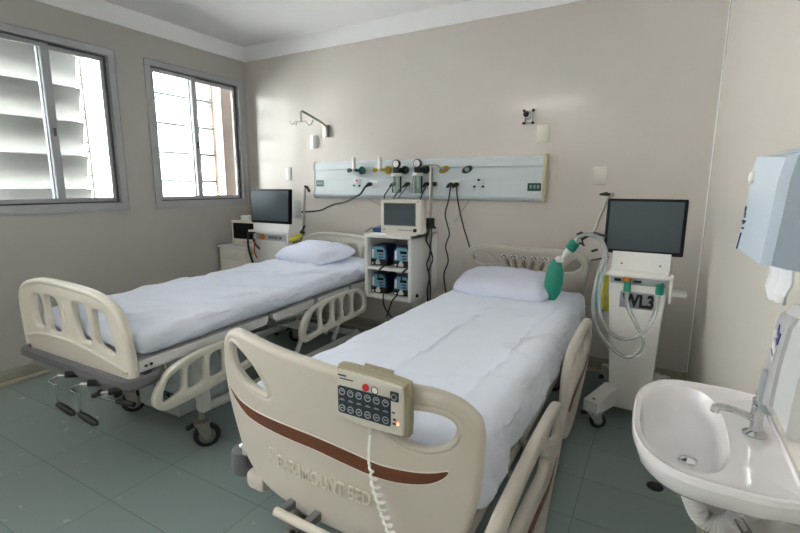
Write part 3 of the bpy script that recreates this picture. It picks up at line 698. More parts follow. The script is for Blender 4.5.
MB().tube(pts, .0036, 8).build('coiled_cord', 'white', ct)

# green breathing bag lying against the pillow
bg = empty('breathing_bag', 'teal rubber test bag with white connector propped beside the pillow on the electric bed', 'breathing bag', (3.32, -.66, .665))
def bagring(c, w, d, n=20, tilt=0): return [(c[0]+w*math.cos(2*PI*k/n)*math.cos(tilt), c[1]+d*math.sin(2*PI*k/n), c[2]+w*math.cos(2*PI*k/n)*math.sin(tilt)) for k in range(n)]
mb = MB(); mb.loft([bagring((-.005, -.02, .0), .014, .006), bagring((-.003, -.02, .02), .030, .018), bagring((-.002, -.015, .06), .050, .032), bagring((.0, -.01, .12), .056, .038), bagring((.003, -.005, .18), .053, .036), bagring((.005, 0, .215), .044, .028), bagring((.006, 0, .245), .030, .02), bagring((.010, 0, .262), .020, .016)]); mb.build('bag', 'teal', bg)
MB().tube([(.008, 0, .255), (.028, 0, .264), (.040, -.004, .27)], .022, 14).build('neck_ring', 'white', bg)
MB().tube([(.035, 0, .262), (.055, 0, .29), (.060, 0, .302), (.085, 0, .335)], [.012, .013, .019, .020], 14).build('connector', 'white', bg)
MB().tube([(.080, 0, .328), (.086, 0, .336), (.108, 0, .372), (.112, 0, .378)], [.030, .032, .032, .027], 16).build('elbow', 'teal', bg)
MB().tube(sp([(.112, 0, .378), (.13, -.005, .41), (.165, -.01, .425), (.21, 0, .43)]), .011, 10).build('clear_tube', 'hose', bg)

# ================================================================== wall of medical gases
GP = empty('medical_gas_panel', 'long pale blue medical gas panel on the back wall above the beds', 'wall panel', (2.01, 0, 1.43))
hx0, hx1 = -1.075, 1.075
prof = [(0, .168), (-.035, .168), (-.055, .150), (-.060, .095), (-.052, .085), (-.052, .0), (-.056, -.005), (-.056, -.10), (-.066, -.115), (-.070, -.14), (-.058, -.162), (-.03, -.170), (0, -.170)]
MB().loft([[(x, y, z) for y, z in prof] for x in (hx0, hx1)]).build('housing', 'panel', GP)
MB().box(hx1, hx1+.022, -.085, 0, -.180, .178, bev=.01).build('end_cap', 'panel_cap', GP)
mb = MB(); mb.loft([[(x, y*1.04, z*1.02) for y, z in prof] for x in (hx0-.018, hx0)]); mb.build('end_cap', 'lever', GP)
def px(x): return x-2.01
def pz(z): return z-1.43
for x0, x1, z0, z1 in ((.945, 1.035, 1.365, 1.425), (2.975, 3.075, 1.337, 1.395)):
    l = MB().box(px(x0), px(x1), -.0605, -.050, pz(z0), pz(z1), bev=.003).build('green_label', 'green', GP)
    mb = MB(); w_ = (x1-x0)
    for k in range(3): mb.box(px(x0+w_*(.16+.27*k)), px(x0+w_*(.33+.27*k)), -.0615, -.060, pz(z0+.018), pz(z1-.014))
    mb.build('label_print', 'signgrey', l)
MB().loft([[(px(2.99), y, pz(1.305)), (px(3.03), y, pz(1.305)), (px(3.06), y, pz(1.33)), (px(3.02), y, pz(1.325))] for y in (-.064, -.05)]).build('maker_sticker', 'white', GP)
def oval_plate(x, z, m):
    o = MB().loft([[(px(x)+(.047*math.cos(t)*math.cos(.45)-.026*math.sin(t)*math.sin(.45)), y, pz(z)+(.047*math.cos(t)*math.sin(.45)+.026*math.sin(t)*math.cos(.45))) for t in [2*PI*k/24 for k in range(24)]] for y in (-.066, -.050)]).build('gas_outlet', m, GP)
    MB().lathe((px(x), -.066, pz(z)), [(.018, 0), (.018, -.006), (.012, -.010)], 'Y').build('outlet_socket', 'steel' if m == 'gasyellow' else 'signgrey', o)
oval_plate(2.29, 1.505, 'gasyellow'); oval_plate(2.49, 1.502, 'gasgreen')
def sock(x, z, cols):
    mb = MB().box(px(x)-.04, px(x)+.04, -.060, -.050, pz(z)-.038, pz(z)+.04, bev=.006); s_ = mb.build('socket', 'panel', GP)
    for dx, dz, m in cols: MB().box(px(x)+dx-.011, px(x)+dx+.011, -.064, -.058, pz(z)+dz-.008, pz(z)+dz+.008, bev=.003).build('socket_hole', m, s_)
sock(1.42, 1.395, ((-.03, -.02, 'ink'), (.0, .025, 'red'), (.028, -.022, 'ink')))
sock(2.59, 1.39, ((-.035, -.022, 'ink'), (0, .03, 'ink'), (.035, -.022, 'ink')))
for x in (1.60, 1.83, 1.975, 2.165, 2.385): MB().box(px(x)-.045, px(x)+.045, -.060, -.050, pz(1.388)-.03, pz(1.388)+.03, bev=.008).build('socket', 'white', GP)

# flowmeters, regulators hanging from the panel
def flow(x, m, label, cat):
    t = empty('flowmeter', label, cat, (x, -.06, 1.50))
    MB().cyl((0, -.05, .0), (0, -.05, .12), .016, 14).build('tube', 'white', t)
    MB().tube([(0, 0, .012), (0, -.065, .012)], .014, 12).tube([(-.05, -.05, .01), (.055, -.05, .01)], .010, 10).cyl((-.062, -.05, .01), (-.04, -.05, .01), .018, 12).build('valve', m, t)
    MB().lathe((.075, -.022, .008), [(.034, .0), (.036, -.012), (.026, -.022)], 'Y').tube([(.075, .0, .008), (.075, -.03, .008)], .02, 12).build('wall_connector', m, t)
flow(1.425, 'gasgreen', 'white oxygen flow tube with dark green valve at the left of the gas panel', 'flowmeter')
flow(1.70, 'gasyellow', 'white flow tube with yellow valve on the gas panel', 'flowmeter')
def regu(x, label):
    t = empty('suction_regulator', label, 'suction regulator', (x, -.06, 1.40))
    g = MB().lathe((-.01, -.065, .155), [(.034, .0), (.036, -.006), (.036, -.024), (.033, -.028)], 'Y').build('gauge', 'ink', t)
    MB().lathe((-.01, -.093, .155), [(.028, .001), (.028, -.002)], 'Y').build('dial', 'white', g)
    MB().tube([(-.01, -.08, .125), (-.01, -.08, .07)], .012, 10).tube([(0, 0, .105), (0, -.09, .105)], .02, 12).tube([(-.04, -.07, .103), (.05, -.045, .105)], .022, 12).lathe((.045, -.02, .106), [(.034, .0), (.034, -.02), (.02, -.03)], 'Y').build('valve', 'ink', t)
    MB().lathe((-.01, -.075, .052), [(.04, 0), (.046, .004), (.046, .018), (.03, .026)]).build('lid', 'white', t)
    MB().lathe((-.01, -.075, -.085), [(.036, 0), (.041, .006), (.042, .12), (.04, .137)]).build('jar', 'jar', t)
    MB().tube([(-.01, -.075, .05), (-.01, -.075, -.05)], .006, 8).build('dip_tube', 'white', t)
regu(1.895, 'suction regulator with gauge and clear jar, the left of the two on the panel')
regu(2.095, 'suction regulator with gauge and clear jar, beside the thin steel pole')

# plugs and cords
def cord(pts, label, r=.006, plug=None, m='cord', name='power_cord'):
    P = sp(pts, 8)
    t = empty(name, label, 'cord', P[0])
    q = [tuple(Vector(p)-Vector(P[0])) for p in P]
    MB().tube(q, r, 8).build('cable', m, t)
    if plug: MB().tube([(0, .018, .0), (0, -.006, 0), (-.006, -.022, -.006), (-.016, -.034, -.018), (-.02, -.036, -.026)], [.017, .019, .017, .011, .008], 10).build('plug', 'black', t)
    return t
cord([(1.578, -.082, 1.388), (1.55, -.12, 1.36), (1.50, -.12, 1.30), (1.42, -.12, 1.262), (1.328, -.12, 1.225), (1.22, -.12, 1.205), (1.153, -.12, 1.185), (1.05, -.12, 1.145), (.95, -.13, 1.13), (.80, -.20, 1.12)], 'long black power cord sagging from the panel to the ventilator by the windows', .009, True)
cord([(1.826, -.082, 1.388), (1.81, -.12, 1.36), (1.80, -.16, 1.32), (1.83, -.25, 1.28), (1.95, -.40, 1.20), (2.1, -.53, 1.15)], 'short black power cord from the panel below the left suction jar', .006, True)
cord([(1.965, -.082, 1.388), (1.93, -.12, 1.36), (1.90, -.16, 1.31), (1.92, -.25, 1.26), (2.02, -.42, 1.18), (2.15, -.53, 1.13)], 'short black power cord from the panel between the two suction jars', .006, True)
cord([(1.975, -.10, 1.385), (1.965, -.14, 1.34), (1.97, -.25, 1.27), (2.10, -.42, 1.2), (2.2, -.53, 1.15)], 'thin black cable dropping from the panel between the suction jars to the small monitor', .004)
cord([(2.145, -.082, 1.388), (2.165, -.15, 1.36), (2.20, -.30, 1.27), (2.30, -.45, 1.18), (2.385, -.53, 1.08), (2.37, -.54, .98), (2.41, -.54, .90), (2.38, -.54, .80), (2.40, -.54, .70), (2.38, -.53, .58), (2.38, -.5, .4)], 'black power cord running down along the steel pole beside the pump cabinet', .006, True)
cord([(2.39, -.52, 1.12), (2.42, -.55, 1.03), (2.41, -.55, .93), (2.43, -.55, .84), (2.40, -.55, .74), (2.41, -.54, .62), (2.39, -.5, .4)], 'looped black cable clipped to the steel pole', .005)
cord([(2.362, -.082, 1.384), (2.352, -.10, 1.26), (2.325, -.10, 1.15), (2.345, -.10, 1.06), (2.365, -.10, .98), (2.335, -.10, .88), (2.36, -.10, .76), (2.325, -.10, .65), (2.335, -.10, .54), (2.37, -.1, .40)], 'wavy black power cord hanging down the wall between the beds', .006, True)
cord([(2.41, -.082, 1.384), (2.425, -.10, 1.30), (2.45, -.10, 1.18), (2.49, -.10, 1.04), (2.53, -.10, .93), (2.57, -.14, .86), (2.62, -.18, .80), (2.64, -.18, .6)], 'black power cord hanging from the panel behind the electric bed headboard', .006, True)
tag(MB().tube([(0, .02, 0), (0, -.03, 0)], .019, 12).tube([(0, -.03, 0), (.004, -.045, -.006)], .012, 10).build('plug_adapter', 'black', loc=(2.21, -.08, 1.388)), 'black plug with no cord, just right of the steel pole on the gas panel', 'plug')
cord([(1.46, -.06, 1.31), (1.52, -.03, 1.26), (1.60, -.02, 1.22), (1.70, -.02, 1.175), (1.82, -.03, 1.11)], 'thin white wire along the wall left of the small monitor', .003, m='lever', name='wire')
cord([(2.56, -.065, 1.352), (2.52, -.03, 1.29), (2.46, -.02, 1.20), (2.38, -.02, 1.08)], 'thin pale wire slanting down the wall from the rightmost socket', .003, m='lever', name='wire')

# wall fittings
def wplate(name, x0, x1, z0, z1, d, m, label, cat, round_=False):
    t = empty(name, label, cat, ((x0+x1)/2, 0, (z0+z1)/2)); w, h = (x1-x0)/2, (z1-z0)/2
    if round_:
        MB().loft([[(w*math.sin(a), -d*.3-d*.7*math.cos(a), z) for a in [-PI/2+PI*k/12 for k in range(13)]]+[(w, 0, z), (-w, 0, z)] for z in (-h, h)]).build('cover', m, t)
    else:
        MB().box(-w, w, -d, 0, -h, h, bev=.006).build('cover', m, t)
        MB().box(-w*.45, w*.45, -d-.003, -d, -h*.6, h*.6, bev=.002).build('rocker', m, t)
wplate('wall_lamp', .852, .93, 1.728, 1.845, .035, 'white', 'white rounded call lamp on the back wall below the hook arm', 'wall lamp', True)
wplate('blank_plate', .512, .58, 1.43, 1.548, .012, 'white', 'narrow white cover plate on the back wall above the left ventilator screen', 'cover plate')
wplate('blank_plate', 3.01, 3.098, 1.695, 1.818, .014, 'offwhite', 'white cover plate on the back wall directly under the bare steel bracket', 'cover plate')
wplate('wall_switch', 3.418, 3.51, 1.383, 1.506, .014, 'offwhite', 'cream switch plate on the back wall above the right ventilator', 'switch')
iv = empty('hook_arm', 'steel wall arm with double hooks for drips, left of the gas panel', 'hook arm', (1.048, 0, 1.885))
MB().box(-.03, .03, -.03, 0, -.06, .05, bev=.004).build('wall_bracket', 'steel', iv)
MB().tube(sp([(0, -.03, .045), (.0, -.05, .055), (-.004, -.10, .075), (-.028, -.27, .128), (-.035, -.30, .137), (-.050, -.305, .130), (-.057, -.30, .115), (-.057, -.30, .05)], 4), .010, 10).build('arm', 'steel', iv)
MB().tube(sp([(-.20, -.29, .068), (-.185, -.295, .05), (-.16, -.30, .035), (-.115, -.30, .055), (-.057, -.30, .05), (-.01, -.30, .05), (.03, -.30, .02), (.06, -.30, .025), (.081, -.30, .06)], 5), .006, 8).build('hooks', 'steel', iv)
MB().tube([(-.115, -.30, .06), (-.118, -.30, .025)], .009, 8).build('hook_knob', 'steel', iv)
sb = empty('steel_bracket', 'bare steel wall bracket with four bolts and a black ball, right of the gas panel', 'bracket', (2.948, 0, 1.88))
MB().box(-.03, .03, -.02, 0, -.048, .045, bev=.005).box(-.016, .016, -.07, -.02, -.02, .03, bev=.005).build('plate', 'chrome', sb)
MB().lathe((-.004, -.07, .012), [(.02, 0), (.022, -.01), (.014, -.02)], 'Y').build('socket_ball', 'black', sb)
for sx in (-.034, .034):
    for sz in (-.046, .044): MB().lathe((sx, -.012, sz), [(.010, 0), (.010, -.018), (.006, -.022)], 'Y').build('bolt', 'ink', sb)

# steel drip pole beside the cabinet
ip = empty('drip_pole', 'thin steel drip pole with curved hooks beside the pump cabinet', 'drip pole', (2.385, -.50, 0))
MB().cyl((0, 0, .04), (0, 0, 1.50), .012, 12).build('pole', 'steel', ip)
MB().tube(sp([(-.075, -.0, 1.517), (-.04, 0, 1.522), (0, 0, 1.522), (.05, 0, 1.518), (.085, 0, 1.495)], 4), .005, 8).tube([(0, 0, 1.49), (0, 0, 1.522)], .007, 8).build('hooks', 'steel', ip)
MB().box(-.022, .026, -.03, .02, 1.06, 1.14, bev=.006).tube([(-.03, -.01, 1.09), (.05, -.02, 1.07)], .009, 8).build('clamp', 'black', ip)
MB().lathe((0, 0, .0), [(.11, 0), (.11, .02), (.05, .04), (.02, .06)]).build('base', 'grey_metal', ip)

# pump cabinet
cb = empty('pump_cabinet', 'white open cabinet with two shelves standing between the beds', 'cabinet', (2.14, -.50, 0))
x0, x1, y0, y1, z0, z1 = -.20, .20, -.22, .22, .535, 1.02
mb = MB(); T = .025
mb.box(x0, x0+T, y0, y1, z0, z1, bev=.003).box(x1-T, x1, y0, y1, z0, z1, bev=.003).box(x0, x1, y0-.005, y1, z1-T, z1, bev=.004).box(x0+T, x1-T, y0+.002, y1, z0, z0+T).box(x0+T, x1-T, y1-.012, y1, z0+T, z1-T)
mb.build('carcass', 'white', cb)
MB().box(x0+T, x1-T, y0+.004, y1-.012, .752, .775).build('shelf', 'white', cb)
MB().box(x1-.14, x1-.02, .06, .18, .05, z0, bev=.004).build('pedestal', 'white', cb)
MB().box(x1-.25, x1+.0, -.02, .22, .0, .05, bev=.01).build('pedestal_foot', 'grey_metal', cb)
MB().cyl((x1, -.13, .57), (x1+.01, -.13, .57), .014, 12).build('grommet', 'black', cb)
grp = 'feeding pumps in the cabinet'
def pump(x, z, label, hang):
    t = empty('infusion_pump', label, 'infusion pump', (x, -.60, z), math.radians(0), grp)
    MB().box(-.075, .075, -.07, .09, .0, .05, bev=.008).build('foot', 'black', t)
    MB().loft([[(-.07, y, .05), (.075, y, .05), (.07, y, .125), (.05, y, .155), (-.045, y, .155), (-.066, y, .125)] for y in (-.065, .09)]).build('body', 'pumpblue', t)
    f = MB().loft([[(-.062, y, .052), (.060, y, .052), (.056, y, .12), (.04, y, .145), (-.038, y, .145), (-.058, y, .12)] for y in (-.074, -.064)]).build('face', 'pumpface', t)
    MB().box(-.055, -.038, -.077, -.073, .06, .125, bev=.002).build('drip_window', 'offwhite', f)
    MB().box(-.01, .045, -.077, -.073, .105, .125, bev=.002).build('display', 'screen_dark', f)
    mb = MB()
    for k in range(2): mb.box(.005, .045, -.077, -.073, .062+.02*k, .072+.02*k, bev=.002)
    mb.build('keys', 'blue', f)
    MB().box(.03, .042, -.0775, -.073, .088, .096).build('alarm_key', 'red', f)
    mb = MB()
    for (a, b) in ((-.012, .018), (.006, .018), (-.003, .034)): mb.lathe((a, -.068, b+.004), [(.012, 0), (.012, -.012)], 'Y', 10)
    mb.lathe((-.05, -.070, .018), [(.008, 0), (.008, -.008)], 'Y', 10)
    mb.build('port', 'white', t)
pump(2.035, .776, 'blue-fronted pump on the upper shelf, left of the pair', 1)
pump(2.235, .776, 'blue-fronted pump on the upper shelf, right of the pair', 1)
pump(2.035, .561, 'blue-fronted pump on the bottom shelf, left of the pair', 0)
pump(2.235, .561, 'blue-fronted pump on the bottom shelf, right of the pair', 0)
for (x, z, w) in ((2.12, .79, 'upper left'), (2.32, .79, 'upper right')):
    cord([(x-.02, -.665, z+.0), (x-.02, -.715, z-.01), (x-.035, -.735, z-.03), (x-.05, -.735, z-.06), (x-.055, -.72, z-.10)], 'short black cable hanging over the cabinet shelf from the %s pump' % w, .006, name='cable')
cord([(2.11, -.715, .60), (2.12, -.745, .55), (2.13, -.74, .48), (2.17, -.73, .42), (2.20, -.70, .38)], 'black cable dropping below the cabinet under the lower left pump', .005, name='cable')
cord([(2.22, -.715, .575), (2.20, -.745, .54), (2.17, -.74, .47), (2.14, -.73, .40)], 'black cable dropping below the cabinet under the lower right pump', .005, name='cable')

# monitors
def monitor(name, w, h, d, loc, rz, label, dark, side=.03):
    t = empty(name, label, 'monitor', loc, rz)
    MB().loft([[(sx*w/2*k, y, zc+sz*h/2*k) for sx, sz in ((-1, -1), (1, -1), (1, 1), (-1, 1))] for y, k in ((0, .97), (.01, 1), (.05, 1), (.06, .96), (d, .86)) for zc in (h/2+.012,)]).build('housing', 'offwhite', t)
    MB().box(-w*.41, w*.37, -.006, .004, .012+h*.23, .012+h*.90, bev=.003).build('bezel', 'grey_metal' if not dark else 'bezel', t)
    MB().box(-w*.385, w*.345, -.009, -.005, .012+h*.26, .012+h*.87).build('screen', 'screen' if not dark else 'screen_dark', t)
    MB().lathe((w*.36, -.0, .012+h*.11), [(.013, 0), (.013, -.012), (.01, -.016)], 'Y').build('dial', 'ink', t)
    mb = MB()
    for k in range(7): mb.box(-w*.05+k*w*.05, -w*.05+k*w*.05+w*.03, -.004, .002, .012+h*.09, .012+h*.12)
    mb.build('keys', 'lever', t)
    MB().box(-w*.42, -w*.38, -.004, .002, .012+h*.09, .012+h*.12).build('badge', 'orange', t)
    MB().box(w*.40, w*.43, -.004, .002, .012+h*.93, .012+h*.955).build('alarm_light', 'orange', t)
    MB().box(-w*.4, w*.4, .01, d*.8, 0, .016, bev=.003).build('foot', 'offwhite', t)
    return t
monitor('patient_monitor', .325, .245, .15, (2.235, -.69, 1.02), math.radians(4), 'white patient monitor with blue-grey screen on the pump cabinet', False)
t = empty('battery_pack', 'dark blue charger box on top of the pump cabinet, left of the monitor', 'charger', (2.01, -.52, 1.02))
MB().loft([[(-.07, y, 0), (.08, y, 0), (.08, y, h), (-.07, y, h*.8)] for y, h in ((-.08, .04), (.05, .06))]).build('case', 'blue', t)
MB().tube(sp([(-.07, -.03, .02), (-.10, -.05, .03), (-.12, -.08, .012), (-.11, -.12, .008)], 5), .004, 6).build('lead', 'cord', t)

# nightstand in the corner
ns = empty('nightstand', 'low white bedside cabinet in the corner below the window', 'nightstand', (.215, -.27, 0))
MB().box(-.19, .19, -.21, .21, .06, .76, bev=.006).build('carcass', 'offwhite', ns)
MB().box(-.205, .205, -.23, .225, .76, .785, bev=.006).build('top', 'white', ns)
for k, (a, b) in enumerate(((.655, .75), (.44, .645), (.09, .43))):
    d_ = MB().box(-.18, .18, -.222, -.208, a, b, bev=.005).build('drawer' if k < 2 else 'door', 'offwhite', ns)
    MB().tube([(-.07, -.222, (a+b)/2), (-.06, -.235, (a+b)/2), (.06, -.235, (a+b)/2), (.07, -.222, (a+b)/2)], .006, 8).build('handle', 'white', d_)
for sx in (-.17, .17):
    for sy in (-.18, .18): MB().cyl((sx, sy, 0), (sx, sy, .06), .014, 10).build('foot', 'black', ns)
MB().loft([[(.191, -.16, .70), (.191, -.09, .71), (.191, -.10, .745), (.191, -.155, .74)], [.0 and 0 or (.193, -.16, .70), (.193, -.09, .71), (.193, -.10, .745), (.193, -.155, .74)]]).build('yellow_sticker', 'yellow', ns)
monitor('patient_monitor', .34, .235, .14, (.30, -.40, .785), math.radians(3), 'small monitor with black screen on the bedside cabinet under the window', True)
t = tag(MB().box(-.06, .06, -.05, .05, 0, .05, bev=.01).build('module_box', 'white', loc=(.30, -.335, 1.032)), 'small white box on top of the black-screened monitor', 'box')
cord([(.21, -.32, .92), (.15, -.33, .94), (.08, -.34, .92), (.06, -.35, .86), (.10, -.37, .82), (.15, -.36, .84), (.14, -.33, .90), (.10, -.33, .92)], 'coiled grey cable hanging at the back of the black-screened monitor', .006, m='lever', name='cable')

# ================================================================== ventilators
def vent_screen(t, w, h, zc, y, tilt, yaw=0):
    R = Matrix.Rotation(yaw, 3, 'Z') @ Matrix.Rotation(tilt, 3, 'X'); c = Vector((0, y, zc))
    def bx(x0_, x1_, y0_, y1_, z0_, z1_, nm, m, par, bev):
        mb = MB().box(x0_, x1_, y0_, y1_, z0_, z1_, bev=bev); cc_ = Vector(((x0_+x1_)/2, (y0_+y1_)/2, (z0_+z1_)/2))
        for v in mb.bm.verts: v.co = R @ v.co + c
        return mb.build(nm, m, par)
    s = bx(-w/2, w/2, -.018, .018, -h/2, h/2, 'monitor', 'bezel', t, .008)
    bx(-w/2+.018, w/2-.018, -.0205, -.016, -h/2+.022, h/2-.016, 'screen', 'screen', s, .001)
    bx(-w*.3, w*.3, .015, .05, -h*.3, h*.3, 'screen_back', 'bezel', s, .008)
    return s
V2 = empty('ventilator', 'white ventilator on wheels with large dark screen, between the electric bed and the sink', 'ventilator', (3.79, -.60, 0), math.radians(-3))
vent_screen(V2, .405, .315, 1.145, -.02, math.radians(-6))
MB().loft([[(-xa, y_a, z), (xb, y_a, z), (xb, y_b, z), (-xa, y_b, z)] for xa, xb, y_a, y_b, z in ((.085, .115, -.14, .12, .085), (.092, .118, -.14, .12, .13), (.125, .130, -.125, .13, .55), (.150, .145, -.115, .13, .86), (.150, .145, -.11, .13, .90))]).build('column', 'white', V2)
mb = MB(); mb.loft([[(-.148, y_a, z), (.148, y_a, z), (.148, .10, z), (-.148, .10, z)] for y_a, z in ((-.075, .90), (-.045, 1.04))]); mb.build('neck', 'white', V2)
MB().box(-.14, .14, -.122, -.10, .825, .868, bev=.004).build('connector_panel', 'cover_grey', V2)
mb = MB()
mb.box(-.12, -.085, -.126, -.120, .838, .856, bev=.002).box(-.02, .02, -.126, -.120, .838, .852, bev=.002).box(.115, .13, -.126, -.120, .838, .85, bev=.002); mb.build('port', 'ink', V2)
MB().lathe((-.055, -.12, .848), [(.020, 0), (.020, -.02), (.016, -.026)], 'Y').box(-.075, -.03, -.135, -.12, .850, .862, bev=.003).build('gas_port', 'orange', V2)
# front handle tray
mb = MB(); mb.box(-.165, .170, -.165, -.145, .872, .892, bev=.005).box(-.165, -.145, -.165, -.10, .872, .892, bev=.004).box(.152, .170, -.165, -.05, .872, .892, bev=.004).box(.156, .170, -.165, -.15, .75, .88, bev=.004)
mb.build('handle', 'white', V2)
MB().box(.15, .24, -.09, .0, .775, .80, bev=.006).build('side_bracket', 'white', V2)
for x in (-.095, .10): MB().lathe((x, -.063, .935), [(.005, 0), (.005, -.006)], 'Y', 10).build('screw', 'ink', V2)
sg = MB().box(-.082, .088, -.1285, -.118, .69, .785, bev=.004).build('sign', 'signgrey', V2)
text('sign_lettering', 'WL3', .098, 'ink', sg, facing((-.066, -.1295, .703), (1, 0, 0), (0, 0, 1)), .0012, .80, .004)
# wheeled feet
for (sx, y0_, y1_) in ((-1, -.10, -.32), (1, -.10, -.32), (-1, .14, .34), (1, .14, .34)):
    xa, xb = .085*sx, .165*sx; d_ = Vector((xb-xa, y1_-y0_, 0)).normalized(); n_ = Vector((-d_.y, d_.x, 0))*.042
    A, B = Vector((xa, y0_, 0)), Vector((xb, y1_, 0))
    f_ = MB().loft([[tuple(p+q+Vector((0, 0, z))) for p, q, z in ((P_, n_, .095), (P_, -n_, .095), (P_, -n_, .175+dz), (P_, n_, .175+dz))] for P_, dz in ((A, .03), (B, -.01))]).build('foot', 'white', V2)
    MB().lathe((B.x*.85+A.x*.15, B.y*.85+A.y*.15, .168), [(.010, 0), (.010, .004)], 'Z', 12).build('cap', 'brown', f_)
    caster(f_, B.x-.02*sx, B.y*.9, .045, 1.2*sx, 'caster', 'cover_grey', .11)
# left pole & articulated support arm
mb = MB(); mb.tube([(-.195, .02, .80), (-.195, .02, 1.325)], .009, 10).tube([(-.195, .02, .84), (-.13, .02, .84)], .009, 8)
mb.build('pole', 'steel', V2)
a_ = MB().tube([(-.195, .0, 1.325), (-.235, -.03, 1.20), (-.262, -.04, 1.105)], .008, 8).tube([(-.262, -.04, 1.105), (-.32, -.05, 1.06)], .007, 8).build('support_arm', 'steel', V2)
MB().lathe((-.195, .02, 1.31), [(.018, 0), (.018, .025)], 'Z', 12).build('arm_joint', 'steel', a_)
mb = MB(); mb.tube([(-.195, -.01, 1.325), (-.215, -.02, 1.328), (-.25, -.03, 1.325)], [.007, .012, .005], 8).tube([(-.262, -.05, 1.10), (-.19, -.06, 1.085)], .007, 8).tube([(-.262, -.05, 1.10), (-.325, -.06, 1.055)], .007, 8).tube([(-.335, -.06, 1.095), (-.315, -.06, 1.03)], .005, 8)
for dz in (0, -.065):
    mb.tube([(-.335-.02, -.06, 1.085+dz), (-.33, -.06, 1.10+dz), (-.305, -.06, 1.085+dz)], .006, 8)
mb.tube([(-.27, -.03, .985), (-.235, -.03, 1.0)], .007, 8).tube([(-.27, -.03, .93), (-.17, .0, .955)], .004, 8)
mb.build('arm_clamp', 'black', a_)
# breathing hoses
def hose(pts, label, r=.0105):
    P = sp(pts, 8); rr = [r*(1+.05*(i % 2)) for i in range(len(P))]
    t = empty('breathing_hose', label, 'hose', P[0])
    MB().tube([tuple(Vector(p)-Vector(P[0])) for p in P], rr, 10).build('tube', 'hose', t); return t
h1 = hose([(3.735, -.745, .80), (3.745, -.79, .72), (3.80, -.82, .62), (3.84, -.83, .55), (3.83, -.83, .48), (3.77, -.82, .43), (3.69, -.80, .46), (3.60, -.78, .56), (3.565, -.75, .70), (3.575, -.72, .85), (3.60, -.68, .98), (3.575, -.66, 1.06), (3.50, -.66, 1.09)], 'clear breathing hose looping lowest from the orange-capped port of the right ventilator')
MB().cyl((0, .0, .045), (0, 0, -.01), .019, 16).build('cuff', 'teal', h1)
h2 = hose([(3.895, -.745, .81), (3.885, -.79, .70), (3.86, -.82, .62), (3.80, -.84, .555), (3.72, -.84, .54), (3.65, -.81, .58), (3.605, -.78, .68), (3.595, -.74, .82), (3.615, -.70, .96), (3.59, -.68, 1.04), (3.54, -.66, 1.09)], 'clear breathing hose from the right-hand port of the right ventilator')
MB().cyl((0, .0, .035), (0, 0, -.02), .021, 16).build('cuff', 'teal', h2)
def coil(name, c, a, b, m, label, r=.005, turns=3):
    pts = [(a*math.cos(t)*.3+.006*math.sin(3*t), a*math.cos(t)*.9, b*math.sin(t)) for t in [2*PI*turns*k/(turns*28) for k in range(turns*28)]]
    pts = [(p[0]+.012*i/len(pts), p[1], p[2]) for i, p in enumerate(pts)]
    return tag(MB().tube(pts, r, 8).build(name, m, loc=c), label, 'hose')
coil('air_hose', (3.618, -.60, .745), .05, .115, 'yellow', 'coiled yellow air hose hanging on the left side of the right ventilator', .009)
coil('oxygen_hose', (3.59, -.64, .745), .05, .12, 'hose_teal', 'coiled pale green oxygen hose hanging beside the yellow one', .008)

V1 = empty('ventilator', 'white ventilator with square dark screen behind the crank bed, in front of the bedside cabinet', 'ventilator', (.70, -.40, 0), math.radians(-1))
vent_screen(V1, .50, .315, 1.183, -.02, math.radians(-3))
MB().loft([[(-.20, y_a, z), (.24, y_a, z), (.24, .14, z), (-.20, .14, z)] for y_a, z in ((-.06, .93), (-.03, 1.06))]).build('neck', 'white', V1)
MB().box(-.19, .24, -.10, .15, .60, .93, bev=.006).build('column', 'white', V1)
MB().box(-.15, .15, -.08, .10, .12, .60, bev=.006).build('pedestal', 'white', V1)
MB().box(.24, .265, .02, .1, 1.08, 1.24, bev=.01).build('side_module', 'cover_grey', V1)
mb = MB().box(-.20, .30, -.13, -.11, .945, .962, bev=.004).box(-.20, -.18, -.13, -.06, .945, .962).box(.28, .30, -.13, -.02, .945, .962).box(.285, .30, -.13, -.115, .80, .95)
mb.build('handle', 'white', V1)
MB().box(-.12, .26, -.108, -.10, .875, .935, bev=.003).build('connector_panel', 'cover_grey', V1)
MB().lathe((-.03, -.108, .905), [(.026, 0), (.026, -.02), (.02, -.025)], 'Y').build('gas_port', 'orange', V1)
mb = MB()
for x in (.06, .10, .14, .19): mb.lathe((x, -.108, .905), [(.016, 0), (.016, -.01)], 'Y', 12)
mb.build('port', 'grey_metal', V1)
for sx in (-1, 1):
    for y_ in (-.22, .20):
        f_ = MB().box(.16*sx-.05, .16*sx+.05, min(y_, 0), max(y_, 0), .10, .15, bev=.01).build('foot', 'white', V1)
        caster(f_, .16*sx, y_*.85, .045, .6, 'caster', 'cover_grey', .12)
mb = MB().tube([(.22, .0, .85), (.33, 0, .88), (.365, 0, .95), (.375, 0, 1.0), (.405, .0, 1.365)], .011, 10)
a_ = mb.build('support_arm', 'steel', V1)
MB().tube([(.405, 0, 1.365), (.43, 0, 1.36), (.455, 0, 1.32)], .012, 8).tube([(.36, -.01, .965), (.40, -.03, 1.0), (.415, -.03, 1.02)], .010, 8).tube([(.35, -.01, .96), (.39, -.02, .955)], .016, 8).build('arm_clamp', 'black', a_)
MB().tube([(.355, -.02, .935), (.31, -.05, .90), (.24, -.09, .875)], .022, 10).build('yellow_hose_end', 'yellow', a_)
cord([(.50, -.50, .95), (.505, -.53, .92), (.50, -.54, .86), (.51, -.54, .76), (.53, -.52, .65)], 'longest black sensor cable hanging down the front left edge of the left ventilator', .010, name='cable')
cord([(.58, -.50, .95), (.565, -.535, .93), (.57, -.54, .88), (.60, -.54, .83), (.64, -.53, .79)], 'short dark sensor cable slanting right across the front of the left ventilator', .008, name='cable')
